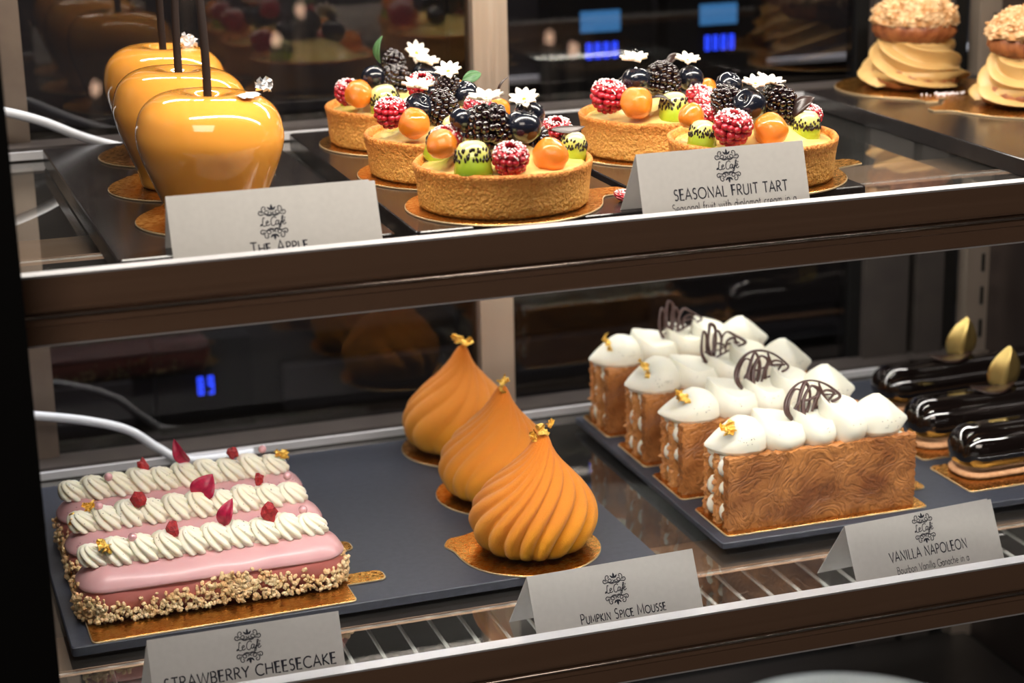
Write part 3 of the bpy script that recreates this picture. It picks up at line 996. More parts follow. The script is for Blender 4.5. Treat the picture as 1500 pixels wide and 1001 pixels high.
ap = []
for k, (x, y, lb, st) in enumerate([(0.1386, 0.8602, 'nearest yellow glazed apple, silver leaf on its shoulder, behind the apple card', [(0.0, 0.0, 0.0), (-0.0002, 0, 0.035), (-0.0045, 0.0, 0.115)]),
                                    (0.1383, 0.9420, 'middle yellow glazed apple of the three', [(0, 0, 0), (0.0006, 0, 0.04), (0.0045, 0, 0.115)]),
                                    (0.1440, 1.0310, 'farthest yellow glazed apple, silver leaf on top', [(0, 0, 0), (0.0, 0, 0.04), (0.002, 0, 0.12)])]):
    t = mk_apple(seed=k * 1.1)
    place(t, (x, y, ZT + BT), 0, lb)
    t['category'] = 'apple'; t['group'] = 'glazed apples on the upper shelf'
    part(MB().tube([(p[0], p[1], p[2] + 0.0530) for p in bez(st, 6)], lambda u: 0.0020 - 0.0002 * u, 12), 'stem', COCOA, t, True)
    if k != 1:
        mb = MB()
        if k == 0:
            # scrap lying along the shoulder, and one standing up
            rows = []
            for i in range(9):
                a = -0.25 + 0.085 * i
                row = []
                for j in range(4):
                    r = 0.0175 + 0.0022 * j + 0.0006 * math.sin(i * 2.1 + j)
                    an = -0.75 + a
                    zt_ = (0.0578 - (r - 0.0195) ** 2 * 38) * (1 + 0.025 * math.cos(an - 2.7) * (r / 0.033)) + 0.0004 + 0.0002 * math.sin(5 * i + 3 * j)
                    row.append((r * math.cos(-0.75 + a), r * math.sin(-0.75 + a), zt_))
                rows.append(row)
            mb.grid(rows)
            flake(mb, (0.0262, 0.001, 0.0590), 0.0085, 4, (1.3, 0.2, 0.4), 8, 0.6)
        else:
            flake(mb, (0.0130, -0.006, 0.0605), 0.0085, 8, (1.2, 0.4, 0.2), 8, 0.7)
        part(mb, 'silver_leaf', LEAF_SILVER, t)
    board((x + (0.002 if k == 0 else 0), y, ZT), 0, ['round gold board under the nearest glazed apple', 'round gold board under the middle glazed apple', 'round gold board under the farthest glazed apple'][k],
          'round gold boards on the upper shelf', R=[0.0385, 0.0385, 0.0385][k], tab=2.0, tl=0.004)

# ------------------------------------------------------------------ cream puffs
PUFF_CREAM = P('coffee_cream', lin(198, 158, 98), lin(206, 168, 108), rough=0.42, scale=60, sss=0.3, sssc=0.004, sssr=(1, 0.75, 0.5), bump=0.08, bscale=500)
CHOUX = P('choux_shell', lin(170, 104, 58), lin(128, 66, 34), rough=0.5, scale=160, stretch=(1, 1, 0.6), bump=0.5, bscale=300, bdist=0.001, coat=0.2)
CRAQ = P('sugared_craquelin', lin(180, 128, 76), lin(214, 180, 136), rough=0.7, scale=210, detail=8, bump=0.7, bscale=500, bdist=0.001, stops=(0.42, 0.62))


def mk_puff(seed):
    t = empty('cream_puff', (0, 0, 0))
    part(MB().lathe([(0, 0), (0.024, 0), (0.0285, 0.003), (0.0290, 0.008), (0.026, 0.012), (0, 0.013)], 64, lambda p, r, a, z: (p[0] * (1 + .02 * math.sin(17 * a)), p[1] * (1 + .02 * math.sin(17 * a)), z), cap=False), 'choux_base', CHOUX, t, True)
    # piped cream: sharp-crested folds winding round a wide mound
    rings = []
    nz, na = 90, 220
    for j in range(nz + 1):
        h = j / nz
        z = 0.0035 + 0.0265 * h
        R0 = 0.0330 * (1 - 0.27 * h ** 2.0) * (0.90 + 0.10 * math.sin(PI * min(1, h * 3)))
        ring = []
        for i in range(na):
            a = 2 * PI * i / na
            ph = (5 * a / (2 * PI) + h * 2.5 + 0.22 * math.sin(2 * a + seed) + 0.1 * math.sin(3 * a + 2 * seed)) % 1.0
            saw = ph ** 1.6 if ph < 0.86 else 0.785 * (1 - (ph - 0.86) / 0.14) ** 0.8
            amp = 0.0098 * (1 - 0.3 * h)
            r = R0 + amp * (saw - 0.45) + 0.0006 * math.sin(4 * a + 9 * h + seed)
            ring.append((r * math.cos(a), r * math.sin(a), z - 0.0012 * saw))
        rings.append(ring)
    part(MB().grid(rings, close_u=True, cap0=True, cap1=True), 'piped_cream', PUFF_CREAM, t, True)
    def shell(p, r, a, z):
        k = 1 + 0.035 * math.sin(19 * a + z * 900) + 0.02 * math.sin(41 * a - z * 700) + 0.05 * noise.noise(Vector((p[0] * 60 + seed, p[1] * 60, z * 60)))
        return (p[0] * k, p[1] * k, z)
    part(MB().lathe([(0, 0.028), (0.019, 0.0285), (0.0235, 0.0310), (0.0256, 0.0345), (0.0252, 0.0395), (0.022, 0.043), (0, 0.042)], 120, shell, cap=False), 'choux_shell', CHOUX, t, True)
    mb = MB().blob((0, 0, 0), 1.0, 3)
    b = bmesh.new()
    bmesh.ops.create_icosphere(b, subdivisions=6, radius=1)
    vs = []
    for v in b.verts:
        x, y, z = v.co
        zz = z * (0.0165 if z > 0 else 0.003)
        p = Vector((x * 0.0262, y * 0.0262, 0.0405 + zz))
        n1 = noise.noise(Vector((x * 3.5 + seed, y * 3.5, z * 3.5)))
        n2 = noise.noise(Vector((x * 11 + seed, y * 11, z * 11)))
        n3 = noise.noise(Vector((x * 26 + seed, y * 26, z * 26)))
        d = 0.0026 * n1 + 0.0034 * max(0, n2) + 0.0014 * n3
        vs.append(tuple(p + v.co * d))
    fs = [tuple(v.index for v in f.verts) for f in b.faces]
    b.free()
    part(MB().add(vs, fs), 'craquelin_top', CRAQ, t, True)
    rr = random.Random(int(seed * 10))
    cr = MB()
    for k in range(55):
        a = rr.uniform(0, 2 * PI)
        h = rr.uniform(0.25, 1.0)
        r = 0.0270 * math.sqrt(max(0, 1 - h * h))
        q = rr.uniform(0.0007, 0.0017)
        cr.blob((r * math.cos(a), r * math.sin(a), 0.0408 + 0.0170 * h), q, 1, (1, rr.uniform(.6, 1), rr.uniform(.6, 1)))
    c = part(cr, 'sugar_nibs', P('nib_sugar', lin(218, 186, 142), rough=0.7, scale=50) if 'nib_sugar' not in bpy.data.materials else bpy.data.materials['nib_sugar'], t, False)
    c['kind'] = 'stuff'
    return t


PG = 'cream puffs on the upper shelf'
for k, (x, y, lb, bl) in enumerate([(0.6210, 1.080, 'coffee cream puff with crumbly choux cap, the farther and wholly visible one', 'dark gold round board under the farther cream puff'),
                                    (0.6420, 0.972, 'coffee cream puff with crumbly choux cap, cut off by the right edge', 'dark gold round board under the cream puff at the right edge')]):
    if k == 0: y = 1.062; x = 0.6155
    t = mk_puff(0.3 + 2.2 * k)
    place(t, (x, y, ZT + BT), 0.6 * k, lb)
    t['category'] = 'cream puff'; t['group'] = PG
    board((x, y, ZT), 0, bl, PG.replace('cream puffs', 'puff boards'), R=0.0485 if k == 0 else 0.0500, tab=-1.9 if k == 0 else 3.0, tl=0.012)
cm = MB()
rr = random.Random(4)
for k in range(46):
    x, y = rr.gauss(0.6155, 0.006), rr.gauss(1.021, 0.0022)
    cm.blob((x, y, ZT + BT + 0.0005), rr.uniform(0.0004, 0.0011), 1)
o = cm.build('sugar_crumbs', SUGAR, None, False)
o.location = (0, 0, Z0)
tag(o, 'white sugar crumbs spilled before the farther cream puff', 'crumbs', kind='stuff')

# ------------------------------------------------------------------ pink eclairs
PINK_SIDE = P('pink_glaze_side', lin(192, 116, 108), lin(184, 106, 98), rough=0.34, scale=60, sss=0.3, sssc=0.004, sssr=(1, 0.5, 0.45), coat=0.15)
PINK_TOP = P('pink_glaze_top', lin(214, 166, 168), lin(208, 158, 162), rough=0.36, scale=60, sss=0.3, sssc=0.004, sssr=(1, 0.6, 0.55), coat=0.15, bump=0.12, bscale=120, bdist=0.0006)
NUT = P('chopped_nut', lin(244, 216, 172), lin(226, 184, 130), rough=0.5, scale=130, sss=0.2, sssc=0.001)
VCREAM = P('vanilla_cream', lin(244, 238, 214), lin(246, 242, 222), rough=0.42, scale=40, sss=0.35, sssc=0.0025, sssr=(1, 0.85, 0.6), bump=0.06, bscale=900, bdist=0.0002)
PEARL = P('pink_pearl', lin(226, 172, 178), rough=0.22, metal=0.35, scale=40, coat=0.6)
DRIED = P('freeze_dried_berry', lin(178, 36, 40), lin(132, 18, 28), rough=0.6, scale=700, bump=0.6, bscale=1500)
ROSE = P('rose_petal', lin(176, 20, 66), lin(140, 12, 50), rough=0.45, scale=300, stretch=(1, 5, 1), sss=0.15, sssc=0.001)


def stadium(L, W, n=14, p=2.4):
    """rounded bar outline, squarish ends"""
    out = []
    hx, r = L / 2 - W / 2, W / 2
    for (cx, a0) in ((hx, -PI / 2), (-hx, PI / 2)):
        for k in range(n + 1):
            a = a0 + PI * k / n
            c, s = math.cos(a), math.sin(a)
            q = (abs(c) ** p + abs(s) ** p) ** (-1 / p)
            out.append((cx + r * c * q, r * s * q))
    # points along the straight sides
    res = []
    m = len(out)
    for i in range(m):
        a, b = out[i], out[(i + 1) % m]
        d = math.hypot(b[0] - a[0], b[1] - a[1])
        kk = max(1, int(d / 0.004))
        for k in range(kk):
            res.append((a[0] + (b[0] - a[0]) * k / kk, a[1] + (b[1] - a[1]) * k / kk))
    return res


def bar(L, W, prof, name, mat, parent, wob=0.0003, seed=0.0, **kw):
    """stack of stadium rings: prof = [(inset, z)]"""
    rings = []
    for (ins, z) in prof:
        o = stadium(L - 2 * ins, W - 2 * ins, 14)
        if rings and len(o) != len(rings[0]):
            o = None
        rings.append((ins, z))
    base = stadium(L, W, 14)
    pts = []
    hx = L / 2 - W / 2
    for (ins, z) in prof:
        ring = []
        for (x, y) in base:
            cx = max(-hx, min(hx, x))
            dx, dy = x - cx, y
            r = math.hypot(dx, dy)
            q = max(0.0, (r - ins) / r) if r > 1e-9 else 0
            k = wob * noise.noise(Vector((x * 60 + seed, y * 60, z * 90)))
            ring.append((cx + dx * q * (1 + k / r), dy * q * (1 + k / r), z + k * 0.6))
        pts.append(ring)
    return part(MB().grid(pts, close_u=True, cap0=True, cap1=True), name, mat, parent, True, **kw)


EL, EW = 0.134, 0.036


def mk_rosette():
    """star-tip shell: ridges sweeping over from the top left to the front right"""
    rings = []
    nj, ni = 18, 96
    for j in range(nj + 1):
        h = j / nj
        z = 0.0112 * (1 - (1 - h) ** 1.25)
        R0 = 0.0088 * math.sqrt(max(0.0, 1 - h ** 2.3)) * (0.90 + 0.10 * min(1, h * 5))
        ring = []
        for i in range(ni):
            a = 2 * PI * i / ni
            rid = abs(math.cos(4.0 * (a + 1.15 * h + 0.25)))
            r = R0 * (0.70 + 0.32 * rid ** 0.7) * (1 + 0.03 * math.sin(31 * a + 40 * h))
            x = r * math.cos(a) * 0.98 - 0.0034 * h ** 1.3
            y = r * math.sin(a) * 1.05 + 0.0010 * h
            ring.append((x, y, z))
        rings.append(ring)
    return MB().grid(rings, close_u=True, cap0=True, cap1=True).build('cream_rosette', VCREAM)


rosette0 = mk_rosette()
# dark vanilla specks for the cream
SPECK = P('vanilla_seed', lin(40, 30, 22), rough=0.6, scale=10)


def chunk(c, s, seed, mat, name, parent):
    mb = MB().blob((0, 0, 0), 1, 2)
    mb.v = [tuple(Vector(p) * (s * (1 + 0.55 * vnoise(p, 1.4, seed) + 0.18 * vnoise(p, 4, seed)))) for p in mb.v]
    mb.v = [(p[0] * 0.9 + c[0], p[1] * 0.9 + c[1], p[2] * 1.15 + c[2]) for p in mb.v]
    return part(mb, name, mat, parent, False)


def petal(c, L, W, rot, name, mat, parent):
    mb = leafmb(L, W, curl=1.1, fold=0.5, n=11, m=7, th=0.0003)
    mb.v = [(p[0], p[1], p[2] + 0.0007 * math.sin(p[0] / L * 9) * (p[1] / W)) for p in mb.v]
    mb.xf(Matrix.Translation(c) @ Euler(rot).to_matrix().to_4x4())
    return part(mb, name, mat, parent, True)


EG = 'pink eclairs on the lower shelf'
ECL = [
 (0.1285, 0.8800, 'nearest pink eclair, its whole nut-crusted side showing, above the strawberry card',
  dict(pearl=[(-0.0375, -0.0018, 0.0105), (0.0485, 0.0060, 0.0092)], dried=[(-0.0175, -0.001, 0.0125, 0.0036), (0.0300, 0.0, 0.0140, 0.0040)], petals=[(0.0060, 0.000, 0.0090, (1.1, -1.20, 0.0), 0.0150, 0.0080)], gold=[(-0.0500, -0.0045, 0.0090, 0.0100, (0.5, 0.2, 0.5))])),
 (0.1285, 0.9275, 'middle pink eclair of the three, a broad upright rose petal at its centre',
  dict(pearl=[(-0.0480, -0.0010, 0.0108), (0.0510, 0.0075, 0.0100)], dried=[(-0.0280, -0.002, 0.0125, 0.0040), (0.0350, 0.002, 0.0130, 0.0028)], petals=[(0.0010, -0.001, 0.0075, (1.2, -0.95, 0.0), 0.0155, 0.0130)], gold=[(-0.0585, -0.0020, 0.0060, 0.0085, (0.9, 0.4, 0.2)), (-0.0520, 0.003, 0.0105, 0.0070, (0.9, 0.1, 0.5))])),
 (0.1285, 0.9745, 'farthest pink eclair, gold leaf on its right end, a dark petal leaning left',
  dict(pearl=[(-0.0380, -0.0050, 0.0100), (0.0460, 0.0020, 0.0118)], dried=[(-0.0190, 0.002, 0.0120, 0.0034), (0.0300, 0.002, 0.0125, 0.0032)], petals=[(0.0050, 0.000, 0.0095, (1.2, -2.05, 0.0), 0.0160, 0.0075)], gold=[(0.0560, -0.001, 0.0095, 0.0075, (0.8, 0.3, 0.3))])),
]
first_ros = True
for k, (cx, cy, lb, gar) in enumerate(ECL):
    t = empty('pink_eclair', (cx, cy, ZLT + BT), 0.012, lb, 'eclair', EG)
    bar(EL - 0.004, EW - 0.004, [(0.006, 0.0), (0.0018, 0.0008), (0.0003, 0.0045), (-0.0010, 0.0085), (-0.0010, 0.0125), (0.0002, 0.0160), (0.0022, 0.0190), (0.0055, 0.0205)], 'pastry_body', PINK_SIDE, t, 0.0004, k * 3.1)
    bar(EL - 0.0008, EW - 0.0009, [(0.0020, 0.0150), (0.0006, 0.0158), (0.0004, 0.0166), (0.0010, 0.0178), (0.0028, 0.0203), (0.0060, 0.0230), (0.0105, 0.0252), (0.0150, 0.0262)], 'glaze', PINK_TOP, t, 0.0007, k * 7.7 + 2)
    rr = random.Random(60 + k)
    nb = MB()
    def surf(s):
        # point on the front and end outline
        o = stadium(EL - 0.003, EW - 0.003, 14)
        return o[int(s) % len(o)]
    outl = stadium(EL - 0.0025, EW - 0.0025, 14)
    for q in range(2300 if k == 0 else 1000):
        i = rr.randrange(len(outl))
        x, y = outl[i]
        if y > 0.010 and rr.random() < 0.75: continue
        if k == 1 and x > -0.058 and y < 0 and rr.random() < 0.85: continue
        z = 0.0012 + 0.0165 * rr.random() ** 1.1
        lim = 0.0112 + 0.0035 * math.sin(x * 70 + 1) + 0.0035 * noise.noise(Vector((x * 55, k, 0))) + 0.03 * max(0, x) * 0.9
        if z > lim + 0.004 * (rr.random() ** 3): continue
        s_ = rr.uniform(0.0008, 0.0017)
        R = Euler((rr.uniform(0, 3), rr.uniform(0, 3), rr.uniform(0, 3))).to_matrix()
        jx = rr.uniform(-0.0023, 0.0023)
        nb.blob((x * 1.0 + jx, y + (-0.0007 if y < 0 else 0.0007) + rr.uniform(-.0005, .0005), z), s_, 1, (1.25, 0.85, 0.75), R)
    n_ = part(nb, 'chopped_nuts', NUT, t, False, kind='stuff')
    x0, x1 = -0.0555, 0.0520
    for q in range(10):
        x = x0 + (x1 - x0) * q / 9
        rr2 = random.Random(q * 7 + k)
        loc = (x, rr2.uniform(-0.0006, 0.0006), 0.0252)
        rot = (0, 0, rr2.uniform(-0.12, 0.12) + (0.0 if k < 2 else 0.25))
        s_ = (1.0, 1.05, rr2.uniform(0.92, 1.06)) if q not in (0, 9) else (0.95, 0.85, 0.85)
        if first_ros:
            rosette0.parent = t; rosette0.location = loc; rosette0.rotation_euler = rot; rosette0.scale = s_
            first_ros = False
        else:
            inst(rosette0, t, loc, rot, s_)
    sp = MB()
    for q in range(130):
        a, h = rr.uniform(0, 2 * PI), rr.uniform(0.3, 0.95)
        qx = x0 + (x1 - x0) * rr.randrange(10) / 9
        R0 = 0.0088 * math.sqrt(1 - h ** 2.3) * 0.97
        sp.blob((qx + R0 * math.cos(a) - 0.0034 * h ** 1.3, R0 * math.sin(a), 0.0252 + 0.0112 * (1 - (1 - h) ** 1.25)), 0.00022, 1)
    part(sp, 'vanilla_specks', SPECK, t, False, kind='stuff')
    zb = 0.0252
    for (x, y, z) in gar['pearl']:
        part(MB().blob((x, y, z + zb + 0.0008), 0.0023, 2), 'sugar_pearl', PEARL, t, True)
    for q, (x, y, z, s_) in enumerate(gar['dried']):
        chunk((x, y, z + zb), s_, q * 3 + k, DRIED, 'dried_raspberry', t)
    for (x, y, z, rot, L_, W_) in gar['petals']:
        petal((x, y, z + zb), L_, W_, rot, 'rose_petal', ROSE, t)
    for q, (x, y, z, s_, rot) in enumerate(gar['gold']):
        part(flake(MB(), (x, y, z + zb), s_, 11 + q + k * 5, rot, 8, 0.7), 'gold_leaf', LEAF_GOLD, t)
board((0.1290, 0.8690, ZLT), 0.022, 'oblong gold board with tab under the nearest pink eclair', 'oblong gold boards of the pink eclairs', 'rect', L=0.1290, W=0.0470, tab=0.003, tl=0.021, tw=0.006)
board((0.1260, 0.9165, ZLT), 0.012, 'oblong gold board under the middle pink eclair', 'oblong gold boards of the pink eclairs', 'rect', L=0.1280, W=0.0460, tab=0.0, tl=0.018, tw=0.006)
board((0.1260, 0.9640, ZLT), 0.012, 'oblong gold board under the farthest pink eclair', 'oblong gold boards of the pink eclairs', 'rect', L=0.1280, W=0.0460, tab=0.0, tl=0.012, tw=0.006)

# ------------------------------------------------------------------ pumpkin mousses
VELVET = P('orange_velvet_spray', lin(236, 150, 50), rough=0.85, scale=900, bump=0.8, bscale=1500, bdist=0.0006, sheen=0.15, sss=0.15, sssc=0.003, sssr=(1, 0.5, 0.1), spec=0.15)
zgrad(VELVET, 0.0, 0.062, [(0.0, lin(240, 172, 20)), (0.16, lin(232, 156, 34)), (0.42, lin(214, 134, 48)), (0.8, lin(206, 122, 42)), (1.0, lin(208, 116, 34))], 60, 0.22)


def mk_pumpkin(ribs, amp, seed, lean=(0.004, 0)):
    t = empty('pumpkin_mousse', (0, 0, 0))
    key = [(0.0150, 0.0), (0.0225, 0.0008), (0.0280, 0.0045), (0.0315, 0.0110), (0.0325, 0.0175), (0.0307, 0.0250), (0.0254, 0.0330), (0.0182, 0.0405), (0.0118, 0.0470), (0.0072, 0.0530), (0.0045, 0.0580), (0.0022, 0.0615), (0.0, 0.0628)]
    sm = bez([(r, 0, z) for r, z in key], 7)
    def fn(p, r, a, z):
        h = z / 0.0628
        tw = -2.1 * h ** 2.0 + 0.10 * math.sin(3 * a + seed)
        ph = ribs * (a + tw)
        fade = (min(1, z / 0.004 + 0.35)) * (1 - max(0, h - 0.62) / 0.38) ** 0.8
        g = abs(math.sin(ph / 2)) ** 0.75
        q = 1 + amp * fade * (g - 0.75)
        lx = lean[0] * h ** 2
        ly = lean[1] * h ** 2
        return (p[0] * q + lx, p[1] * q + ly, z)
    part(MB().lathe([(0, 0)] + [(max(0.0, q.x), q.z) for q in sm], 288, fn, cap=False), 'body', VELVET, t, True)
    return t


PMG = 'pumpkin mousses on the lower shelf'
for k, (x, y, lb, ribs, amp, lean, gl) in enumerate([
        (0.2965, 0.8810, 'nearest orange pumpkin mousse, deeply ribbed, behind its price card', 17, 0.15, (0.0065, 0.0), [(0.0062, -0.001, 0.0640, 0.0085, (0.8, 0.3, 0.6)), (0.0015, -0.001, 0.0605, 0.0065, (1.1, 0.9, 0.0)), (0.0105, -0.001, 0.0665, 0.0045, (1.1, -0.6, 0.4))]),
        (0.3035, 0.9630, 'middle orange pumpkin mousse of the three, gold leaf hanging from its tip', 15, 0.085, (0.0045, 0.0), [(0.0030, -0.003, 0.0610, 0.0075, (1.3, 0.5, 1.2)), (0.0045, -0.002, 0.0655, 0.0060, (1.0, -0.4, 0.3))]),
        (0.3055, 1.0470, 'farthest orange pumpkin mousse, smoothest, gold leaf lying over its tip', 13, 0.075, (0.0050, 0.0), [(0.0030, -0.001, 0.0660, 0.0080, (0.9, 0.4, 0.3)), (0.0080, -0.001, 0.0640, 0.0075, (0.4, -0.3, 0.2)), (0.0008, -0.001, 0.0680, 0.0055, (1.2, 0.3, 0.3))])]):
    t = mk_pumpkin(ribs, amp, k * 2.0, lean)
    place(t, (x, y, ZLT + BT), k * 1.0 if False else 0, lb)
    t['category'] = 'mousse cake'; t['group'] = PMG
    for q, (gx, gy, gz, s_, rot) in enumerate(gl):
        part(flake(MB(), (gx, gy, gz), s_, 31 + q * 3 + k * 11, rot, 8, 0.8), 'gold_leaf', LEAF_GOLD, t)
board((0.2940, 0.8800, ZLT), 0, 'round gold board with tab under the nearest pumpkin mousse', 'round gold boards on the lower shelf', R=0.0375, tab=2.62, tl=0.0075, tw=0.007)
board((0.3065, 0.9630, ZLT), 0, 'round gold board under the middle pumpkin mousse', 'round gold boards on the lower shelf', R=0.0375, tab=1.2, tl=0.006)
board((0.3090, 1.0450, ZLT), 0, 'round gold board under the farthest pumpkin mousse', 'round gold boards on the lower shelf', R=0.0375, tab=1.2, tl=0.006)

# ------------------------------------------------------------------ napoleons
def napoleon_mat(name, c1, c2, line):
    m, N, L, b = new_mat(name)
    tc = N.new('ShaderNodeTexCoord')
    n1 = N.new('ShaderNodeTexNoise'); n1.inputs['Scale'].default_value = 38; n1.inputs['Detail'].default_value = 6
    L.new(tc.outputs['Object'], n1.inputs[0])
    r1 = ramp(m.node_tree, [(0.35, c1), (0.65, c2)])
    L.new(n1.outputs[0], r1.inputs[0])
    # flaky swirl lines: iso-lines of a warped noise
    n2 = N.new('ShaderNodeTexNoise'); n2.inputs['Scale'].default_value = 55; n2.inputs['Detail'].default_value = 4; n2.inputs['Distortion'].default_value = 1.6
    L.new(tc.outputs['Object'], n2.inputs[0])
    mu = N.new('ShaderNodeMath'); mu.operation = 'MULTIPLY'; mu.inputs[1].default_value = 8
    L.new(n2.outputs[0], mu.inputs[0])
    fr = N.new('ShaderNodeMath'); fr.operation = 'PINGPONG'; fr.inputs[1].default_value = 0.5
    L.new(mu.outputs[0], fr.inputs[0])
    r2 = ramp(m.node_tree, [(0.0, (1, 1, 1)), (0.15, (0, 0, 0))])
    L.new(fr.outputs[0], r2.inputs[0])
    ms = N.new('ShaderNodeMath'); ms.operation = 'MULTIPLY'; ms.inputs[1].default_value = 0.55
    L.new(r2.outputs[0], ms.inputs[0])
    mx = N.new('ShaderNodeMix'); mx.data_type = 'RGBA'
    L.new(ms.outputs[0], mx.inputs[0])
    L.new(r1.outputs[0], mx.inputs[6])
    mx.inputs[7].default_value = (*line, 1)
    L.new(mx.outputs[2], b.inputs['Base Color'])
    n3 = N.new('ShaderNodeTexNoise'); n3.inputs['Scale'].default_value = 600; n3.inputs['Detail'].default_value = 6
    L.new(tc.outputs['Object'], n3.inputs[0])
    ad = N.new('ShaderNodeMath'); ad.operation = 'MULTIPLY_ADD'; ad.inputs[1].default_value = 0.7
    L.new(n3.outputs[0], ad.inputs[0]); L.new(fr.outputs[0], ad.inputs[2])
    bp = N.new('ShaderNodeBump'); bp.inputs['Strength'].default_value = 0.8; bp.inputs['Distance'].default_value = 0.0009
    L.new(ad.outputs[0], bp.inputs['Height']); L.new(bp.outputs[0], b.inputs['Normal'])
    b.inputs['Roughness'].default_value = 0.42
    b.inputs['Coat Weight'].default_value = 0.25
    b.inputs['Coat Roughness'].default_value = 0.3
    return m


PUFF_FRONT = napoleon_mat('caramelised_puff_pastry', lin(192, 128, 70), lin(118, 66, 30), lin(78, 40, 20))
PUFF_PALE = napoleon_mat('pale_puff_pastry', lin(216, 156, 94), lin(196, 128, 68), lin(160, 92, 46))
NL, NH = 0.1110, 0.0405


def sheet_mb(L, H, T, seed, rag=0.0011):
    """upright sheet: x 0..L, y 0..T, z 0..H with ragged flaky edges"""
    nx, nz, ny = 74, 28, 4
    mb = MB()
    def P_(i, j, k):
        x, z, y = L * i / nx, H * j / nz, T * k / ny
        ex = rag * noise.noise(Vector((z * 420, y * 900, seed))) * 1.3
        ez = rag * (noise.noise(Vector((x * 260, y * 900, seed + 5))) + 0.5 * noise.noise(Vector((x * 900, y * 1500, seed + 9))))
        ey = 0.0005 * noise.noise(Vector((x * 110, z * 110, seed + 3)))
        if i == 0: x += ex
        if i == nx: x += rag * noise.noise(Vector((z * 420, y * 900, seed + 7))) * 1.3
        if j == nz: z += ez
        return (x, y + ey, z)
    def face(fn, a, b):
        mb.grid([[fn(i, j) for i in range(a + 1)] for j in range(b + 1)])
    face(lambda i, j: P_(i, j, 0), nx, nz)
    face(lambda i, j: P_(i, j, ny), nx, nz)
    face(lambda i, j: P_(i, nz, j), nx, ny)
    face(lambda i, j: P_(i, 0, j), nx, ny)
    face(lambda i, j: P_(0, i, j), nz, ny)
    face(lambda i, j: P_(nx, i, j), nz, ny)
    # weld the shared borders
    return mb


def build_welded(mb, name, mat, parent, auto=40):
    o = mb.build(name, mat, parent, True)
    bm = bmesh.new(); bm.from_mesh(o.data)
    bmesh.ops.remove_doubles(bm, verts=bm.verts, dist=1e-6)
    bmesh.ops.recalc_face_normals(bm, faces=bm.faces)
    bm.to_mesh(o.data); bm.free()
    o.data.polygons.foreach_set('use_smooth', [True] * len(o.data.polygons))
    o.data.set_sharp_from_angle(angle=math.radians(auto))
    return o


def dollop(w_, d_, h_, tip=0.0, seed=0.0):
    """piped cream. tip 0: full belly sheared off in a hollow that climbs to a peak at the back left, with a sharp rim;
    tip +-1: a lens drawn out to a point at that end"""
    mb = MB()
    ni = 72
    rings = []
    def wob(p):
        n_ = 0.0005 * noise.noise(Vector((p[0] * 90 + seed, p[1] * 90, p[2] * 90)))
        return (p[0] + n_, p[1] + n_, p[2] + (n_ if p[2] > 0.002 else 0))
    if tip:
        nj = 34
        for j in range(nj + 1):
            t = j / nj
            ring = []
            for i in range(ni):
                a = 2 * PI * i / ni
                ca, sa = math.cos(a), math.sin(a)
                sb = math.sqrt(max(0.0, 1 - max(0, (t - 0.28) / 0.72) ** 2.3)) * (0.84 + 0.16 * min(1, t / 0.2))
                x, y = w_ / 2 * ca * sb, d_ / 2 * sa * sb
                u = 2 * x / w_ * tip
                v = max(0.0, u + 0.1)
                zz = h_ * t * (1 - 0.60 * v ** 1.25)
                y *= 1 - 0.80 * max(0, u) ** 1.6
                zz += 0.0045 * max(0, u) ** 2.5
                x += tip * 0.0016 * max(0, u) ** 2
                # crest: a soft fold along the top
                zz += 0.0016 * t ** 3 * math.exp(-(y / (d_ * 0.16)) ** 2)
                y += 0.0022 * t * t * math.sin(2.6 * u)
                ring.append(wob((x, y, zz)))
            rings.append(ring)
        return mb.grid(rings, close_u=True, cap0=True, cap1=True)
    def H(x, y):
        u, v = 2 * x / w_, 2 * y / d_
        return h_ * (0.76 - 0.17 * u + 0.13 * v + 0.09 * u * u + 0.04 * math.sin(4 * v + seed))
    nt = 22
    for j in range(nt + 1):
        t = j / nt
        pr = (0.80 + 0.24 * math.sin(PI * min(1.0, t * 0.85 + 0.04)) ** 0.8) * (1 - 0.10 * t ** 3)
        ring = []
        for i in range(ni):
            a = 2 * PI * i / ni
            x, y = w_ / 2 * math.cos(a) * pr, d_ / 2 * math.sin(a) * pr
            k = t ** 3
            x2 = x - k * 0.07 * w_ * (1 if x < 0 else -0.3)
            ring.append(wob((x2, y, t * H(x, y))))
        rings.append(ring)
    last = [(w_ / 2 * math.cos(2 * PI * i / ni) * 0.82, d_ / 2 * math.sin(2 * PI * i / ni) * 0.82) for i in range(ni)]
    for rho in (0.93, 0.82, 0.66, 0.46, 0.25, 0.06):
        ring = []
        for i in range(ni):
            x0_, y0_, z0_ = rings[nt][i]
            x, y = x0_ * rho, y0_ * rho
            zc = H(0, 0) - 0.14 * h_
            ring.append((x, y, zc + (z0_ - zc) * rho ** 1.5))
        rings.append(ring)
    return mb.grid(rings, close_u=True, cap0=True, cap1=True)


WCREAM = P('whipped_vanilla_cream', lin(230, 229, 215), lin(225, 223, 207), rough=0.5, scale=40, sss=0.4, sssc=0.003, sssr=(1, 0.9, 0.7), bump=0.04, bscale=700, bdist=0.0002)
LACE = P('chocolate_lace', lin(66, 44, 42), lin(76, 52, 48), rough=0.38, scale=60)


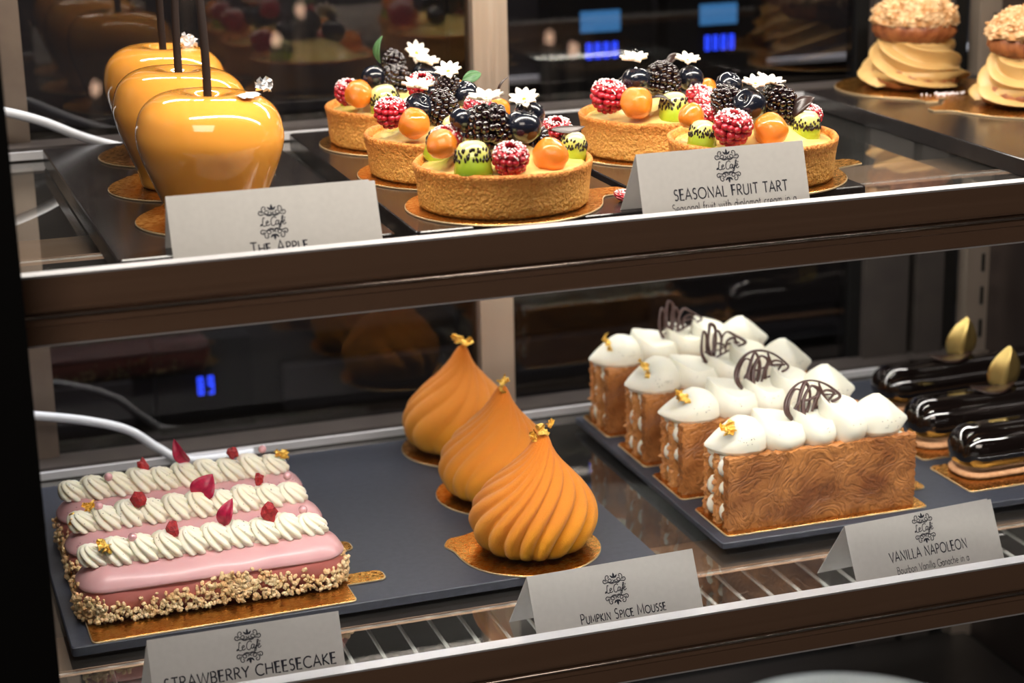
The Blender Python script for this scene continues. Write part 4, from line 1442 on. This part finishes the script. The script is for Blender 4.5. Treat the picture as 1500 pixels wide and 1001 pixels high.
def lace(kind, seed):
    """piped chocolate ornament in its own plane (x to the side, z up)"""
    rr = random.Random(seed)
    W_, H_ = {0: (0.0300, 0.0170), 1: (0.0300, 0.0180), 2: (0.0255, 0.0200), 3: (0.0255, 0.0200)}[kind]
    mb = MB()
    def curve(ps, r=0.00062):
        pts = bez([(x * W_, 0.0035 * math.sin(x * 3) + 0.0003 * i, z * H_) for i, (x, z) in enumerate(ps)], 6)
        ph = rr.uniform(0, 6)
        mb.tube(pts, lambda u: r * (1 + 0.25 * math.sin(u * 9 + ph)), 7)
    if kind in (0, 1):
        curve([(0.08, 0.02), (0.00, 0.30), (0.05, 0.62), (0.22, 0.88), (0.42, 1.0), (0.62, 0.97), (0.80, 0.78), (0.93, 0.50), (1.0, 0.22), (0.85, 0.10), (0.6, 0.03), (0.3, -0.04), (0.08, 0.02)], 0.0007)
        curve([(0.10, 0.05), (0.05, 0.32), (0.12, 0.62), (0.30, 0.86), (0.42, 0.70), (0.34, 0.40), (0.28, 0.10)])
        curve([(0.24, 0.02), (0.28, 0.36), (0.42, 0.78), (0.52, 0.95), (0.56, 0.6), (0.50, 0.2), (0.44, 0.02)], 0.0008)
        curve([(0.33, 0.0), (0.40, 0.45), (0.58, 0.80), (0.70, 0.60), (0.62, 0.30), (0.60, 0.05)], 0.0009)
        curve([(0.50, 0.02), (0.62, 0.38), (0.78, 0.55), (0.90, 0.42), (0.82, 0.22), (0.72, 0.08)])
        curve([(0.18, 0.30), (0.32, 0.46), (0.50, 0.40), (0.70, 0.44), (0.94, 0.34)])
        curve([(0.70, 0.85), (0.72, 0.55), (0.80, 0.12)], 0.0006)
    else:
        curve([(0.06, 0.0), (0.0, 0.28), (0.08, 0.62), (0.20, 0.88), (0.26, 0.70), (0.22, 0.35), (0.20, 0.05), (0.06, 0.0)], 0.0007)
        curve([(0.22, 0.02), (0.24, 0.5), (0.36, 0.92), (0.42, 1.02), (0.50, 0.85), (0.46, 0.45), (0.36, 0.05)], 0.0008)
        curve([(0.30, 0.1), (0.40, 0.62), (0.52, 0.78), (0.58, 0.5), (0.50, 0.12)], 0.0006)
        curve([(0.46, 0.04), (0.56, 0.48), (0.70, 0.66), (0.84, 0.50), (1.0, 0.22), (0.8, 0.14), (0.5, 0.02), (0.22, -0.03), (0.06, 0.0)], 0.0007)
        curve([(0.58, 0.08), (0.66, 0.38), (0.80, 0.44), (0.84, 0.24), (0.74, 0.12)])
        curve([(0.12, 0.10), (0.30, 0.24), (0.50, 0.20), (0.72, 0.30), (0.90, 0.26)])
        curve([(0.10, 0.30), (0.26, 0.22), (0.44, 0.40), (0.60, 0.30)])
    return mb


NG = 'napoleons on the lower shelf'
NAP = [
 (0.3975, 0.8612, 'nearest vanilla napoleon, its whole browned front sheet showing', 0, (0.0480, 0.012, 0.0600, 0.35), 1),
 (0.3965, 0.9195, 'second vanilla napoleon from the front, broad oval chocolate lace', 1, (0.0470, 0.012, 0.0600, 0.05), 2),
 (0.3975, 0.9760, 'third vanilla napoleon from the front, fan of chocolate lace', 2, (0.0500, 0.012, 0.0580, 0.15), 3),
 (0.3965, 1.0330, 'farthest vanilla napoleon, tall thin chocolate lace', 3, (0.0480, 0.012, 0.0560, 0.05), 4),
]
sheetA = build_welded(sheet_mb(NL, NH, 0.0060, 1.0, 0.0014), 'pastry_sheet', PUFF_FRONT, None)
sheetB = build_welded(sheet_mb(NL, NH, 0.0058, 4.0, 0.0022), 'pastry_sheet', PUFF_PALE, None)
dl = [dollop(0.0330, 0.0275, 0.0190, -1, seed=1), dollop(0.0285, 0.0285, 0.0215, 0, 2), dollop(0.0232, 0.0280, 0.0215, 0, 3.5), dollop(0.0238, 0.0285, 0.0245, 0, 5),
      dollop(0.0310, 0.0270, 0.0215, 1, seed=5)]
dl = [d.build('cream_dollop', WCREAM, None, True, 48) for d in dl]
blob0 = MB().blob((0, 0, 0), 1, 2).build('cream_dot', WCREAM)
usedn = set()


def place_or_copy(o, parent, loc, rot=(0, 0, 0), s=(1, 1, 1)):
    if o.name in usedn:
        return inst(o, parent, loc, rot, s)
    usedn.add(o.name)
    o.parent = parent; o.location = loc; o.rotation_euler = rot; o.scale = s
    return o


for k, (x, y, lb, lk, lp, seed) in enumerate(NAP):
    rr = random.Random(seed)
    t = empty('vanilla_napoleon', (x, y, ZLT + BT), 0, lb, 'napoleon', NG)
    D = 0.0340 if k == 0 else 0.0330
    place_or_copy(sheetA, t, (0.0012, 0, 0), (0, 0, 0), (1, 1, 1))
    place_or_copy(sheetB, t, (0.0008, 0.0135 if k else 0.0125, 0), (0, 0, 0.0), (0.995, 1, 0.97))
    place_or_copy(sheetB, t, (NL + 0.001, D, 0), (0, 0, PI), (0.99, 1, 0.96))
    # piped filling: dots between the sheets, the end ones bulge out
    for gy in (0.0095, 0.0228):
        for q in range(3):
            for e in range(9):
                ex = 0.0052 + e * (NL - 0.0104) / 8
                place_or_copy(blob0, t, (ex + rr.uniform(-.001, .001), gy + rr.uniform(-.0006, .0006), 0.0065 + q * 0.0132 + rr.uniform(-.0015, .0015)), (0, 0, 0), ((0.0062 if 0 < e < 8 else rr.uniform(0.0030, 0.0058)), 0.0037, 0.0066 * rr.uniform(.62, 1.0)))
    part(MB().prism(rrect(0.002, 0.001, NL - 0.001, D - 0.002, 0.004, 3), NH - 0.006, NH - 0.0012, 0.001), 'cream_layer', WCREAM, t, True, auto=50)
    w0 = [(0.0130, 0), (0.0372, 1), (0.0575, 2), (0.0755, 3), (0.0970, 4)]
    for (dx, di) in w0:
        vr = rr.uniform(-0.0008, 0.0008) if k else 0
        place_or_copy(dl[di], t, (dx + vr, D / 2 - 0.002, NH - 0.0018), (0, 0, 0 if k == 0 else rr.uniform(-.15, .15)), (1.06, 1.0, 1 if k == 0 else rr.uniform(0.92, 1.05)))
    sp = MB()
    for q in range(60):
        di = rr.randrange(5)
        a = rr.uniform(-PI, 0)
        px_, pw = w0[di][0], (0.0265, 0.0265, 0.0225, 0.0230, 0.0290)[di] * 1.1 / 2
        h = rr.uniform(0.25, 0.62)
        sb = math.sqrt(max(0, 1 - (2 * h - 1) ** 2)) ** 0.85
        if di in (0, 4): a = rr.uniform(-2.0, -1.1)
        sp.blob((px_ + pw * 0.93 * sb * math.cos(a) * 0.98, D / 2 - 0.002 + 0.0145 * sb * math.sin(a), NH - 0.0018 + 0.020 * h), 0.00024, 1)
    part(sp, 'vanilla_specks', SPECK, t, False, kind='stuff')
    mb = lace(lk, seed)
    lx, ly, lz, tilt = lp
    mb.xf(Matrix.Translation((lx - 0.0070, ly - 0.001, NH + 0.0125)) @ Euler((-0.22, -0.12, 0.12)).to_matrix().to_4x4() @ Matrix.Diagonal((1.22, 1.5, 1.0, 1)))
    part(mb, 'chocolate_lace', LACE, t, True)
    part(flake(MB(), (0.0035, 0.006, NH + 0.0150), 0.0100, 50 + k, (0.9, 0.1 + 0.3 * k, 0.5), 8, 0.7), 'gold_leaf', LEAF_GOLD, t)
    board((x + 0.0585, y + 0.0170, ZLT), 0, ['oblong gold board with tab under the nearest napoleon', 'oblong gold board under the second napoleon', 'oblong gold board under the third napoleon', 'oblong gold board under the farthest napoleon'][k],
          'oblong gold boards of the napoleons', 'rect', L=0.1200, W=0.0440, tab=0.002 if k else 0.010, tl=0.014, tw=0.0065)
board((0.530, 0.9250, ZLT), 0, 'bare gold board tab lying right of the nearest napoleon', 'spare gold board', 'rect', L=0.018, W=0.012, tab=0, tl=0.006, tw=0.004) if False else None

# ------------------------------------------------------------------ dark glazed eclairs
DARKG = P('dark_mirror_glaze', lin(14, 9, 8), lin(16, 10, 9), rough=0.06, scale=8, coat=1.0, crough=0.02)
SABLE = P('sable_biscuit', lin(224, 172, 128), lin(206, 150, 104), rough=0.7, scale=300, bump=0.3, bscale=900)
DG = 'dark glazed eclairs on the lower shelf'
for k, (x, y, lb) in enumerate([(0.6170, 0.8960, 'nearest dark glazed eclair, cut off by the right edge, no gold petal in view'),
                                (0.6190, 0.9500, 'middle dark glazed eclair, gold petal at the right edge of the picture'),
                                (0.6330, 1.0150, 'farthest dark glazed eclair, gold petal against the rear frame')]):
    t = empty('dark_eclair', (x, y, ZLT + BT), 0.02, lb, 'eclair', DG)
    L_, W_ = 0.128, 0.0345
    bar(L_ - 0.001, W_ - 0.001, [(0.003, 0.0), (0.0012, 0.0004), (0.0010, 0.0022), (0.003, 0.0032)], 'biscuit_base', SABLE, t, 0.0004, k)
    prof = []
    for q in range(15):
        a = -1.0 + (PI / 2 + 1.0) * q / 14
        prof.append((0.0168 - 0.0172 * math.cos(a) ** 0.8, 0.0140 + 0.0138 * math.sin(a)))
    bar(L_ - 0.002, W_ - 0.001, prof, 'glazed_body', DARKG, t, 0.0002, k)
    if k != 0:
        sx = 0.0 if k == 1 else -0.004
        mb = leafmb(0.030, 0.016, curl=-0.4, fold=-0.1, n=11, m=5, th=0.0007)
        mb.xf(Matrix.Translation((sx - 0.022, 0.0, 0.0275)) @ Euler((0.0, -0.02, -0.1)).to_matrix().to_4x4())
        part(mb, 'chocolate_shard', CHOC, t, True)
        # gold petal: cupped, pointed, creased along the middle
        rows = []
        for i in range(15):
            u = i / 14
            w_ = 0.0096 * (math.sin(PI * min(1.0, 0.24 + 0.76 * u)) ** 0.8 if u < 1 else 0.0) + 0.0001
            rows.append([(s_ * w_ + 0.0015 * u * u, 0.0045 * abs(s_) ** 1.5 * (1 - 0.4 * u) - 0.0034 * math.exp(-(s_ * 4) ** 2) + 0.006 * (u - 0.3) ** 2, 0.0258 * u) for s_ in (-1, -.75, -.5, -.25, 0, .25, .5, .75, 1)] +
                        [(s_ * w_ * 0.96 + 0.0015 * u * u, 0.0045 * abs(s_) ** 1.5 * (1 - 0.4 * u) - 0.0034 * math.exp(-(s_ * 4) ** 2) + 0.006 * (u - 0.3) ** 2 + 0.0009, 0.0258 * u) for s_ in (1, .75, .5, .25, 0, -.25, -.5, -.75, -1)])
        mb = MB().grid(rows, close_u=True, cap0=True, cap1=True)
        mb.xf(Matrix.Translation((sx + 0.002, 0.002, 0.0262)) @ Euler((0.12, 0.10, -0.35)).to_matrix().to_4x4())
        part(mb, 'gold_petal', PETAL_GOLD, t, True)
    board((x - 0.002, y - 0.006, ZLT), 0.02, ['oblong gold board under the nearest dark eclair', 'oblong gold board under the middle dark eclair', 'oblong gold board under the farthest dark eclair'][k],
          'oblong gold boards of the dark eclairs', 'rect', L=0.134, W=0.0440 if k == 0 else 0.0420, tab=0.0, tl=0.010)

# ------------------------------------------------------------------ price cards
# stroke lettering in a plain geometric sans: every glyph is (advance, [polyline...]) on a cap height of 1
def arcp(cx, cy, rx, ry, a0, a1, n=14):
    return [(cx + rx * math.cos(math.radians(a0 + (a1 - a0) * k / n)), cy + ry * math.sin(math.radians(a0 + (a1 - a0) * k / n))) for k in range(n + 1)]


G = {
 'A': (0.78, [[(0.02, 0), (0.38, 1), (0.74, 0)], [(0.15, 0.34), (0.61, 0.34)]]),
 'B': (0.64, [[(0.08, 0), (0.08, 1), (0.30, 1)] + arcp(0.30, 0.76, 0.22, 0.24, 90, -90) + [(0.08, 0.52)], [(0.30, 0.52)] + arcp(0.30, 0.26, 0.27, 0.26, 90, -90) + [(0.08, 0)]]),
 'C': (0.84, [arcp(0.50, 0.5, 0.45, 0.5, 48, 312, 20)]),
 'E': (0.58, [[(0.52, 1), (0.08, 1), (0.08, 0), (0.53, 0)], [(0.08, 0.53), (0.48, 0.53)]]),
 'F': (0.55, [[(0.50, 1), (0.08, 1), (0.08, 0)], [(0.08, 0.52), (0.46, 0.52)]]),
 'G': (0.92, [arcp(0.50, 0.5, 0.45, 0.5, 48, 340, 20) + [(0.90, 0.44), (0.62, 0.44)]]),
 'H': (0.80, [[(0.08, 0), (0.08, 1)], [(0.70, 0), (0.70, 1)], [(0.08, 0.52), (0.70, 0.52)]]),
 'I': (0.24, [[(0.10, 0), (0.10, 1)]]),
 'K': (0.68, [[(0.08, 0), (0.08, 1)], [(0.58, 1), (0.10, 0.50), (0.64, 0)]]),
 'L': (0.54, [[(0.08, 1), (0.08, 0), (0.50, 0)]]),
 'M': (0.94, [[(0.06, 0), (0.13, 1), (0.46, 0.18), (0.79, 1), (0.86, 0)]]),
 'N': (0.82, [[(0.08, 0), (0.08, 1), (0.72, 0), (0.72, 1)]]),
 'O': (1.02, [arcp(0.50, 0.5, 0.46, 0.5, 90, 450, 26)]),
 'P': (0.60, [[(0.08, 0), (0.08, 1), (0.28, 1)] + arcp(0.28, 0.74, 0.26, 0.26, 90, -90) + [(0.08, 0.48)]]),
 'R': (0.66, [[(0.08, 0), (0.08, 1), (0.28, 1)] + arcp(0.28, 0.75, 0.25, 0.25, 90, -90) + [(0.08, 0.50)], [(0.26, 0.50), (0.62, 0)]]),
 'S': (0.56, [arcp(0.28, 0.75, 0.20, 0.24, 40, 250, 12) + arcp(0.26, 0.27, 0.22, 0.26, 75, -140, 12)]),
 'T': (0.66, [[(0.02, 1), (0.64, 1)], [(0.33, 1), (0.33, 0)]]),
 'U': (0.76, [[(0.08, 1), (0.08, 0.30)] + arcp(0.37, 0.30, 0.29, 0.30, 180, 360) + [(0.66, 1)]]),
 'V': (0.74, [[(0.02, 1), (0.37, 0), (0.72, 1)]]),
 'W': (1.10, [[(0.02, 1), (0.29, 0), (0.55, 1), (0.81, 0), (1.08, 1)]]),
 'Y': (0.70, [[(0.02, 1), (0.35, 0.48), (0.68, 1)], [(0.35, 0.48), (0.35, 0)]]),
 'a': (0.56, [arcp(0.25, 0.30, 0.21, 0.30, 0, 360, 18), [(0.47, 0.60), (0.47, 0)]]),
 'b': (0.58, [[(0.08, 1.05), (0.08, 0)], arcp(0.30, 0.30, 0.21, 0.30, 0, 360, 18)]),
 'c': (0.48, [arcp(0.28, 0.30, 0.22, 0.30, 55, 305, 14)]),
 'd': (0.58, [arcp(0.26, 0.30, 0.21, 0.30, 0, 360, 18), [(0.48, 1.05), (0.48, 0)]]),
 'e': (0.54, [[(0.06, 0.30), (0.48, 0.30)] + arcp(0.27, 0.30, 0.21, 0.30, 0, 310, 16)]),
 'f': (0.34, [arcp(0.28, 0.88, 0.14, 0.17, 80, 180, 6) + [(0.14, 0)], [(0.02, 0.60), (0.30, 0.60)]]),
 'g': (0.56, [arcp(0.25, 0.30, 0.21, 0.30, 0, 360, 18), [(0.47, 0.60), (0.47, -0.10)] + arcp(0.27, -0.10, 0.20, 0.20, 0, -150, 8)]),
 'h': (0.56, [[(0.08, 1.05), (0.08, 0)], [(0.08, 0.36)] + arcp(0.27, 0.38, 0.19, 0.22, 180, 0, 8) + [(0.46, 0)]]),
 'i': (0.20, [[(0.08, 0.60), (0.08, 0)], [(0.08, 0.82), (0.08, 0.88)]]),
 'l': (0.20, [[(0.08, 1.05), (0.08, 0)]]),
 'm': (0.84, [[(0.08, 0.60), (0.08, 0)], [(0.08, 0.38)] + arcp(0.24, 0.40, 0.16, 0.20, 180, 0, 8) + [(0.40, 0)], [(0.40, 0.38)] + arcp(0.56, 0.40, 0.16, 0.20, 180, 0, 8) + [(0.72, 0)]]),
 'n': (0.56, [[(0.08, 0.60), (0.08, 0)], [(0.08, 0.36)] + arcp(0.27, 0.38, 0.19, 0.22, 180, 0, 8) + [(0.46, 0)]]),
 'o': (0.58, [arcp(0.28, 0.30, 0.23, 0.30, 90, 450, 18)]),
 'p': (0.58, [[(0.08, 0.60), (0.08, -0.35)], arcp(0.30, 0.30, 0.21, 0.30, 0, 360, 18)]),
 'r': (0.34, [[(0.08, 0.60), (0.08, 0)], [(0.08, 0.36)] + arcp(0.27, 0.38, 0.19, 0.21, 180, 80, 6)]),
 's': (0.40, [arcp(0.20, 0.45, 0.12, 0.14, 50, 250, 8) + arcp(0.19, 0.16, 0.14, 0.16, 75, -130, 8)]),
 't': (0.34, [[(0.14, 0.86), (0.14, 0.10), (0.22, 0.02), (0.30, 0.04)], [(0.02, 0.60), (0.30, 0.60)]]),
 'u': (0.56, [[(0.08, 0.60), (0.08, 0.22)] + arcp(0.27, 0.22, 0.19, 0.22, 180, 360, 8) + [(0.46, 0.60)], [(0.46, 0.3), (0.46, 0)]]),
 'w': (0.76, [[(0.02, 0.60), (0.20, 0), (0.37, 0.58), (0.54, 0), (0.72, 0.60)]]),
 ' ': (0.36, []),
}


def ribbon(mb, pts, w_, z=0.0, taper=None):
    """flat printed stroke in the xy plane"""
    n = len(pts)
    L_, R_ = [], []
    for i in range(n):
        a = Vector(pts[max(i - 1, 0)]); b = Vector(pts[min(i + 1, n - 1)])
        p = Vector(pts[i])
        d = (b - a)
        if d.length < 1e-9: d = Vector((1, 0))
        d.normalize()
        nn = Vector((-d.y, d.x))
        k = 1.0
        if 0 < i < n - 1:
            e1 = (p - a); e2 = (b - p)
            if e1.length > 1e-9 and e2.length > 1e-9:
                e1.normalize(); e2.normalize()
                cs = e1.dot(e2)
                n1 = Vector((-e1.y, e1.x))
                q = nn.dot(n1)
                k = min(1 / max(q, 0.3), 2.2)
        ww = w_ / 2 * k * (taper(i / (n - 1)) if taper else 1)
        L_.append((p.x + nn.x * ww, p.y + nn.y * ww, z)); R_.append((p.x - nn.x * ww, p.y - nn.y * ww, z))
    mb.grid([L_, R_])


def text_mb(s, cap, small=0.0, weight=0.13, track=0.07, width=None):
    """s: text; letters after '^' marks are small capitals of height `small`"""
    mb = MB()
    x = 0.0
    first = True
    for ch in s:
        h = cap
        key = ch
        if small and ch != ' ':
            h = cap if first else small
            first = False
        if ch == ' ':
            first = True
        adv, st = G[key]
        for pl_ in st:
            ribbon(mb, [(x + px * h, py * h) for px, py in pl_], weight * cap)
        x += (adv + track) * h
    if width:
        k = width / x
        mb.v = [(p[0] * k, p[1], p[2]) for p in mb.v]
        x = width
    mb.v = [(p[0] - x / 2, p[1] - cap / 2, p[2]) for p in mb.v]
    return mb


def spiral(cx, cy, r, a0, turns, sgn, n=16):
    return [(cx + r * (1 - 0.72 * k / n) * math.cos(a0 + sgn * turns * 2 * PI * k / n), cy + r * (1 - 0.72 * k / n) * math.sin(a0 + sgn * turns * 2 * PI * k / n)) for k in range(n + 1)]


def emblem_mb():
    """scroll ornament above and below a handwritten Le Cafe, unit: 1 wide"""
    mb = MB()
    def bz(ps): return [(p.x, p.y) for p in bez([(a, b, 0) for a, b in ps], 5)]
    for fl in (1, -1):
        sub = MB()
        for sx in (1, -1):
            def S(pts): return [(sx * a, b) for a, b in pts]
            ribbon(sub, S(bz([(0.0, 0.26), (0.10, 0.23), (0.20, 0.26), (0.26, 0.34), (0.22, 0.42), (0.14, 0.41), (0.12, 0.34), (0.17, 0.32)])), 0.034)
            ribbon(sub, S(bz([(0.06, 0.38), (0.02, 0.31), (0.10, 0.27), (0.22, 0.30), (0.33, 0.29), (0.42, 0.27), (0.48, 0.33), (0.45, 0.41), (0.38, 0.40), (0.39, 0.34)])), 0.036)
            ribbon(sub, S(bz([(0.30, 0.34), (0.36, 0.46), (0.32, 0.56), (0.24, 0.56), (0.22, 0.49), (0.27, 0.47)])), 0.034)
            ribbon(sub, S(bz([(0.04, 0.44), (0.09, 0.50), (0.15, 0.56)])), 0.07, 0, lambda u: math.sin(PI * min(1, u * 0.8 + 0.15)))
        ribbon(sub, [(0, 0.42), (0, 0.50), (0, 0.58), (0, 0.66)], 0.10, 0, lambda u: math.sin(PI * (u * 0.9 + 0.08)))
        sh = 0.12 * fl
        mb.add([(p[0] , p[1] * fl, 0) for p in sub.v], sub.f)
    # handwriting
    wr = [[(-0.28, 0.15), (-0.33, 0.18), (-0.36, 0.08), (-0.39, -0.08), (-0.46, -0.11), (-0.42, -0.06), (-0.34, -0.13), (-0.25, -0.11)],
          [(-0.24, -0.04), (-0.17, 0.00), (-0.18, 0.05), (-0.24, 0.02), (-0.25, -0.08), (-0.20, -0.12), (-0.12, -0.07)],
          [(0.12, 0.13), (0.08, 0.18), (-0.02, 0.15), (-0.08, 0.02), (-0.06, -0.11), (0.02, -0.13), (0.08, -0.07)],
          [(0.20, 0.03), (0.14, 0.05), (0.09, -0.03), (0.12, -0.11), (0.18, -0.05), (0.21, 0.04), (0.19, -0.10), (0.25, -0.08)],
          [(0.24, -0.06), (0.34, 0.08), (0.38, 0.18), (0.34, 0.19), (0.30, 0.0), (0.24, -0.20), (0.19, -0.19), (0.28, -0.05), (0.34, -0.02)],
          [(0.34, -0.04), (0.41, 0.00), (0.40, 0.05), (0.35, 0.02), (0.34, -0.08), (0.39, -0.11), (0.46, -0.05)],
          [(0.41, 0.10), (0.45, 0.15)]]
    for p in wr:
        ribbon(mb, bz(p), 0.034)
    return mb


def card(name_lb, base, rz, W_, H_, half, title, small, tcap, twidth, s_emb, s_title, ex, tx, sub=None, sub_s=0.0, sub_w=0.0, sub_x=0.0, skew=0.0, emb=0.0122, lay2=False):
    t = empty('price_card', base, rz, name_lb, 'price card', 'folded price cards')
    L_ = math.hypot(H_, half)
    ang = math.atan2(H_, half)
    th = 0.0004
    # front panel lives in its own plane: x along the card, y up the panel from the lower edge
    fp = MB().box(-W_ / 2, 0, -th, W_ / 2, L_, 0).build('front_panel', PAPER, t, False)
    fp.location = (0, -half, 0)
    fp.rotation_euler = (ang, 0, 0)
    bp = MB()
    bp.add([(-W_ / 2, 0, H_), (W_ / 2, 0, H_), (W_ / 2 + skew, half * 1.05, 0), (-W_ / 2 + skew, half * 1.05, 0), (-W_ / 2, th, H_ - th), (W_ / 2, th, H_ - th), (W_ / 2 + skew, half * 1.05 + th, 0), (-W_ / 2 + skew, half * 1.05 + th, 0)],
           [(0, 1, 2, 3), (4, 7, 6, 5), (0, 4, 5, 1), (3, 2, 6, 7), (0, 3, 7, 4), (1, 5, 6, 2)])
    bp.build('back_panel', PAPER, t, False)
    if lay2:
        l2 = MB().box(-W_ / 2 + 0.004, 0, -th * 3, W_ / 2 + 0.0028, L_ - 0.0006, -th * 2).build('inner_leaf', PAPER, t, False)
        l2.location = (0, -half, 0); l2.rotation_euler = (ang, 0, 0)
    e = emblem_mb()
    e.v = [(p[0] * emb + ex, p[1] * emb * 0.98 + L_ - s_emb, 0.00006) for p in e.v]
    e.build('emblem', INK, fp, False)
    m = text_mb(title, tcap, small, 0.135 if not small else 0.12, 0.10, twidth)
    m.v = [(p[0] + tx, p[1] + L_ - s_title, 0.00006) for p in m.v]
    m.build('title_lettering', INK, fp, False)
    if sub:
        m = text_mb(sub, 0.0036, 0, 0.105, 0.07, sub_w)
        m.v = [(p[0] + sub_x, p[1] + L_ - sub_s, 0.00006) for p in m.v]
        m.build('small_lettering', INK, fp, False)
    return t


card('folded white card lettered THE APPLE, before the glazed apples', (0.1525, 0.800, ZS), 0.0, 0.0885, 0.0350, 0.0150, 'THE APPLE', 0.0039, 0.0048, 0.0255, 0.0150, 0.0257, 0.0, 0.0015, lay2=True)
card('folded white card lettered SEASONAL FRUIT TART', (0.3614, 0.7935, ZS), 0.0, 0.0835, 0.0373, 0.0125, 'SEASONAL FRUIT TART', 0, 0.0049, 0.0575, 0.0088, 0.0202, 0.0025, 0.0030, 'Seasonal fruit with diplomat cream in a', 0.0262, 0.0625, 0.0040, skew=-0.005)
card('folded white card lettered STRAWBERRY CHEESECAKE, at the lower left', (0.1285, 0.7935, ZL), 0.0, 0.0875, 0.0283, 0.0110, 'STRAWBERRY CHEESECAKE', 0, 0.0050, 0.0790, 0.0095, 0.0208, 0.001, 0.0010, 'with white Chocolate', 0.0270, 0.040, 0.008, skew=-0.003)
card('folded white card lettered PUMPKIN SPICE MOUSSE', (0.3085, 0.7995, ZL), 0.04, 0.0870, 0.0290, 0.0140, 'PUMPKIN SPICE MOUSSE', 0.0036, 0.0048, 0.0450, 0.0128, 0.0245, 0.000, 0.0020, skew=-0.004)
card('folded white card lettered VANILLA NAPOLEON, at the right', (0.4755, 0.8000, ZL), 0.08, 0.0860, 0.0308, 0.0150, 'VANILLA NAPOLEON', 0, 0.0049, 0.0470, 0.0086, 0.0200, 0.002, 0.0020, 'Bourbon Vanilla Ganache in a', 0.0272, 0.0435, 0.0030, skew=-0.005, lay2=True)
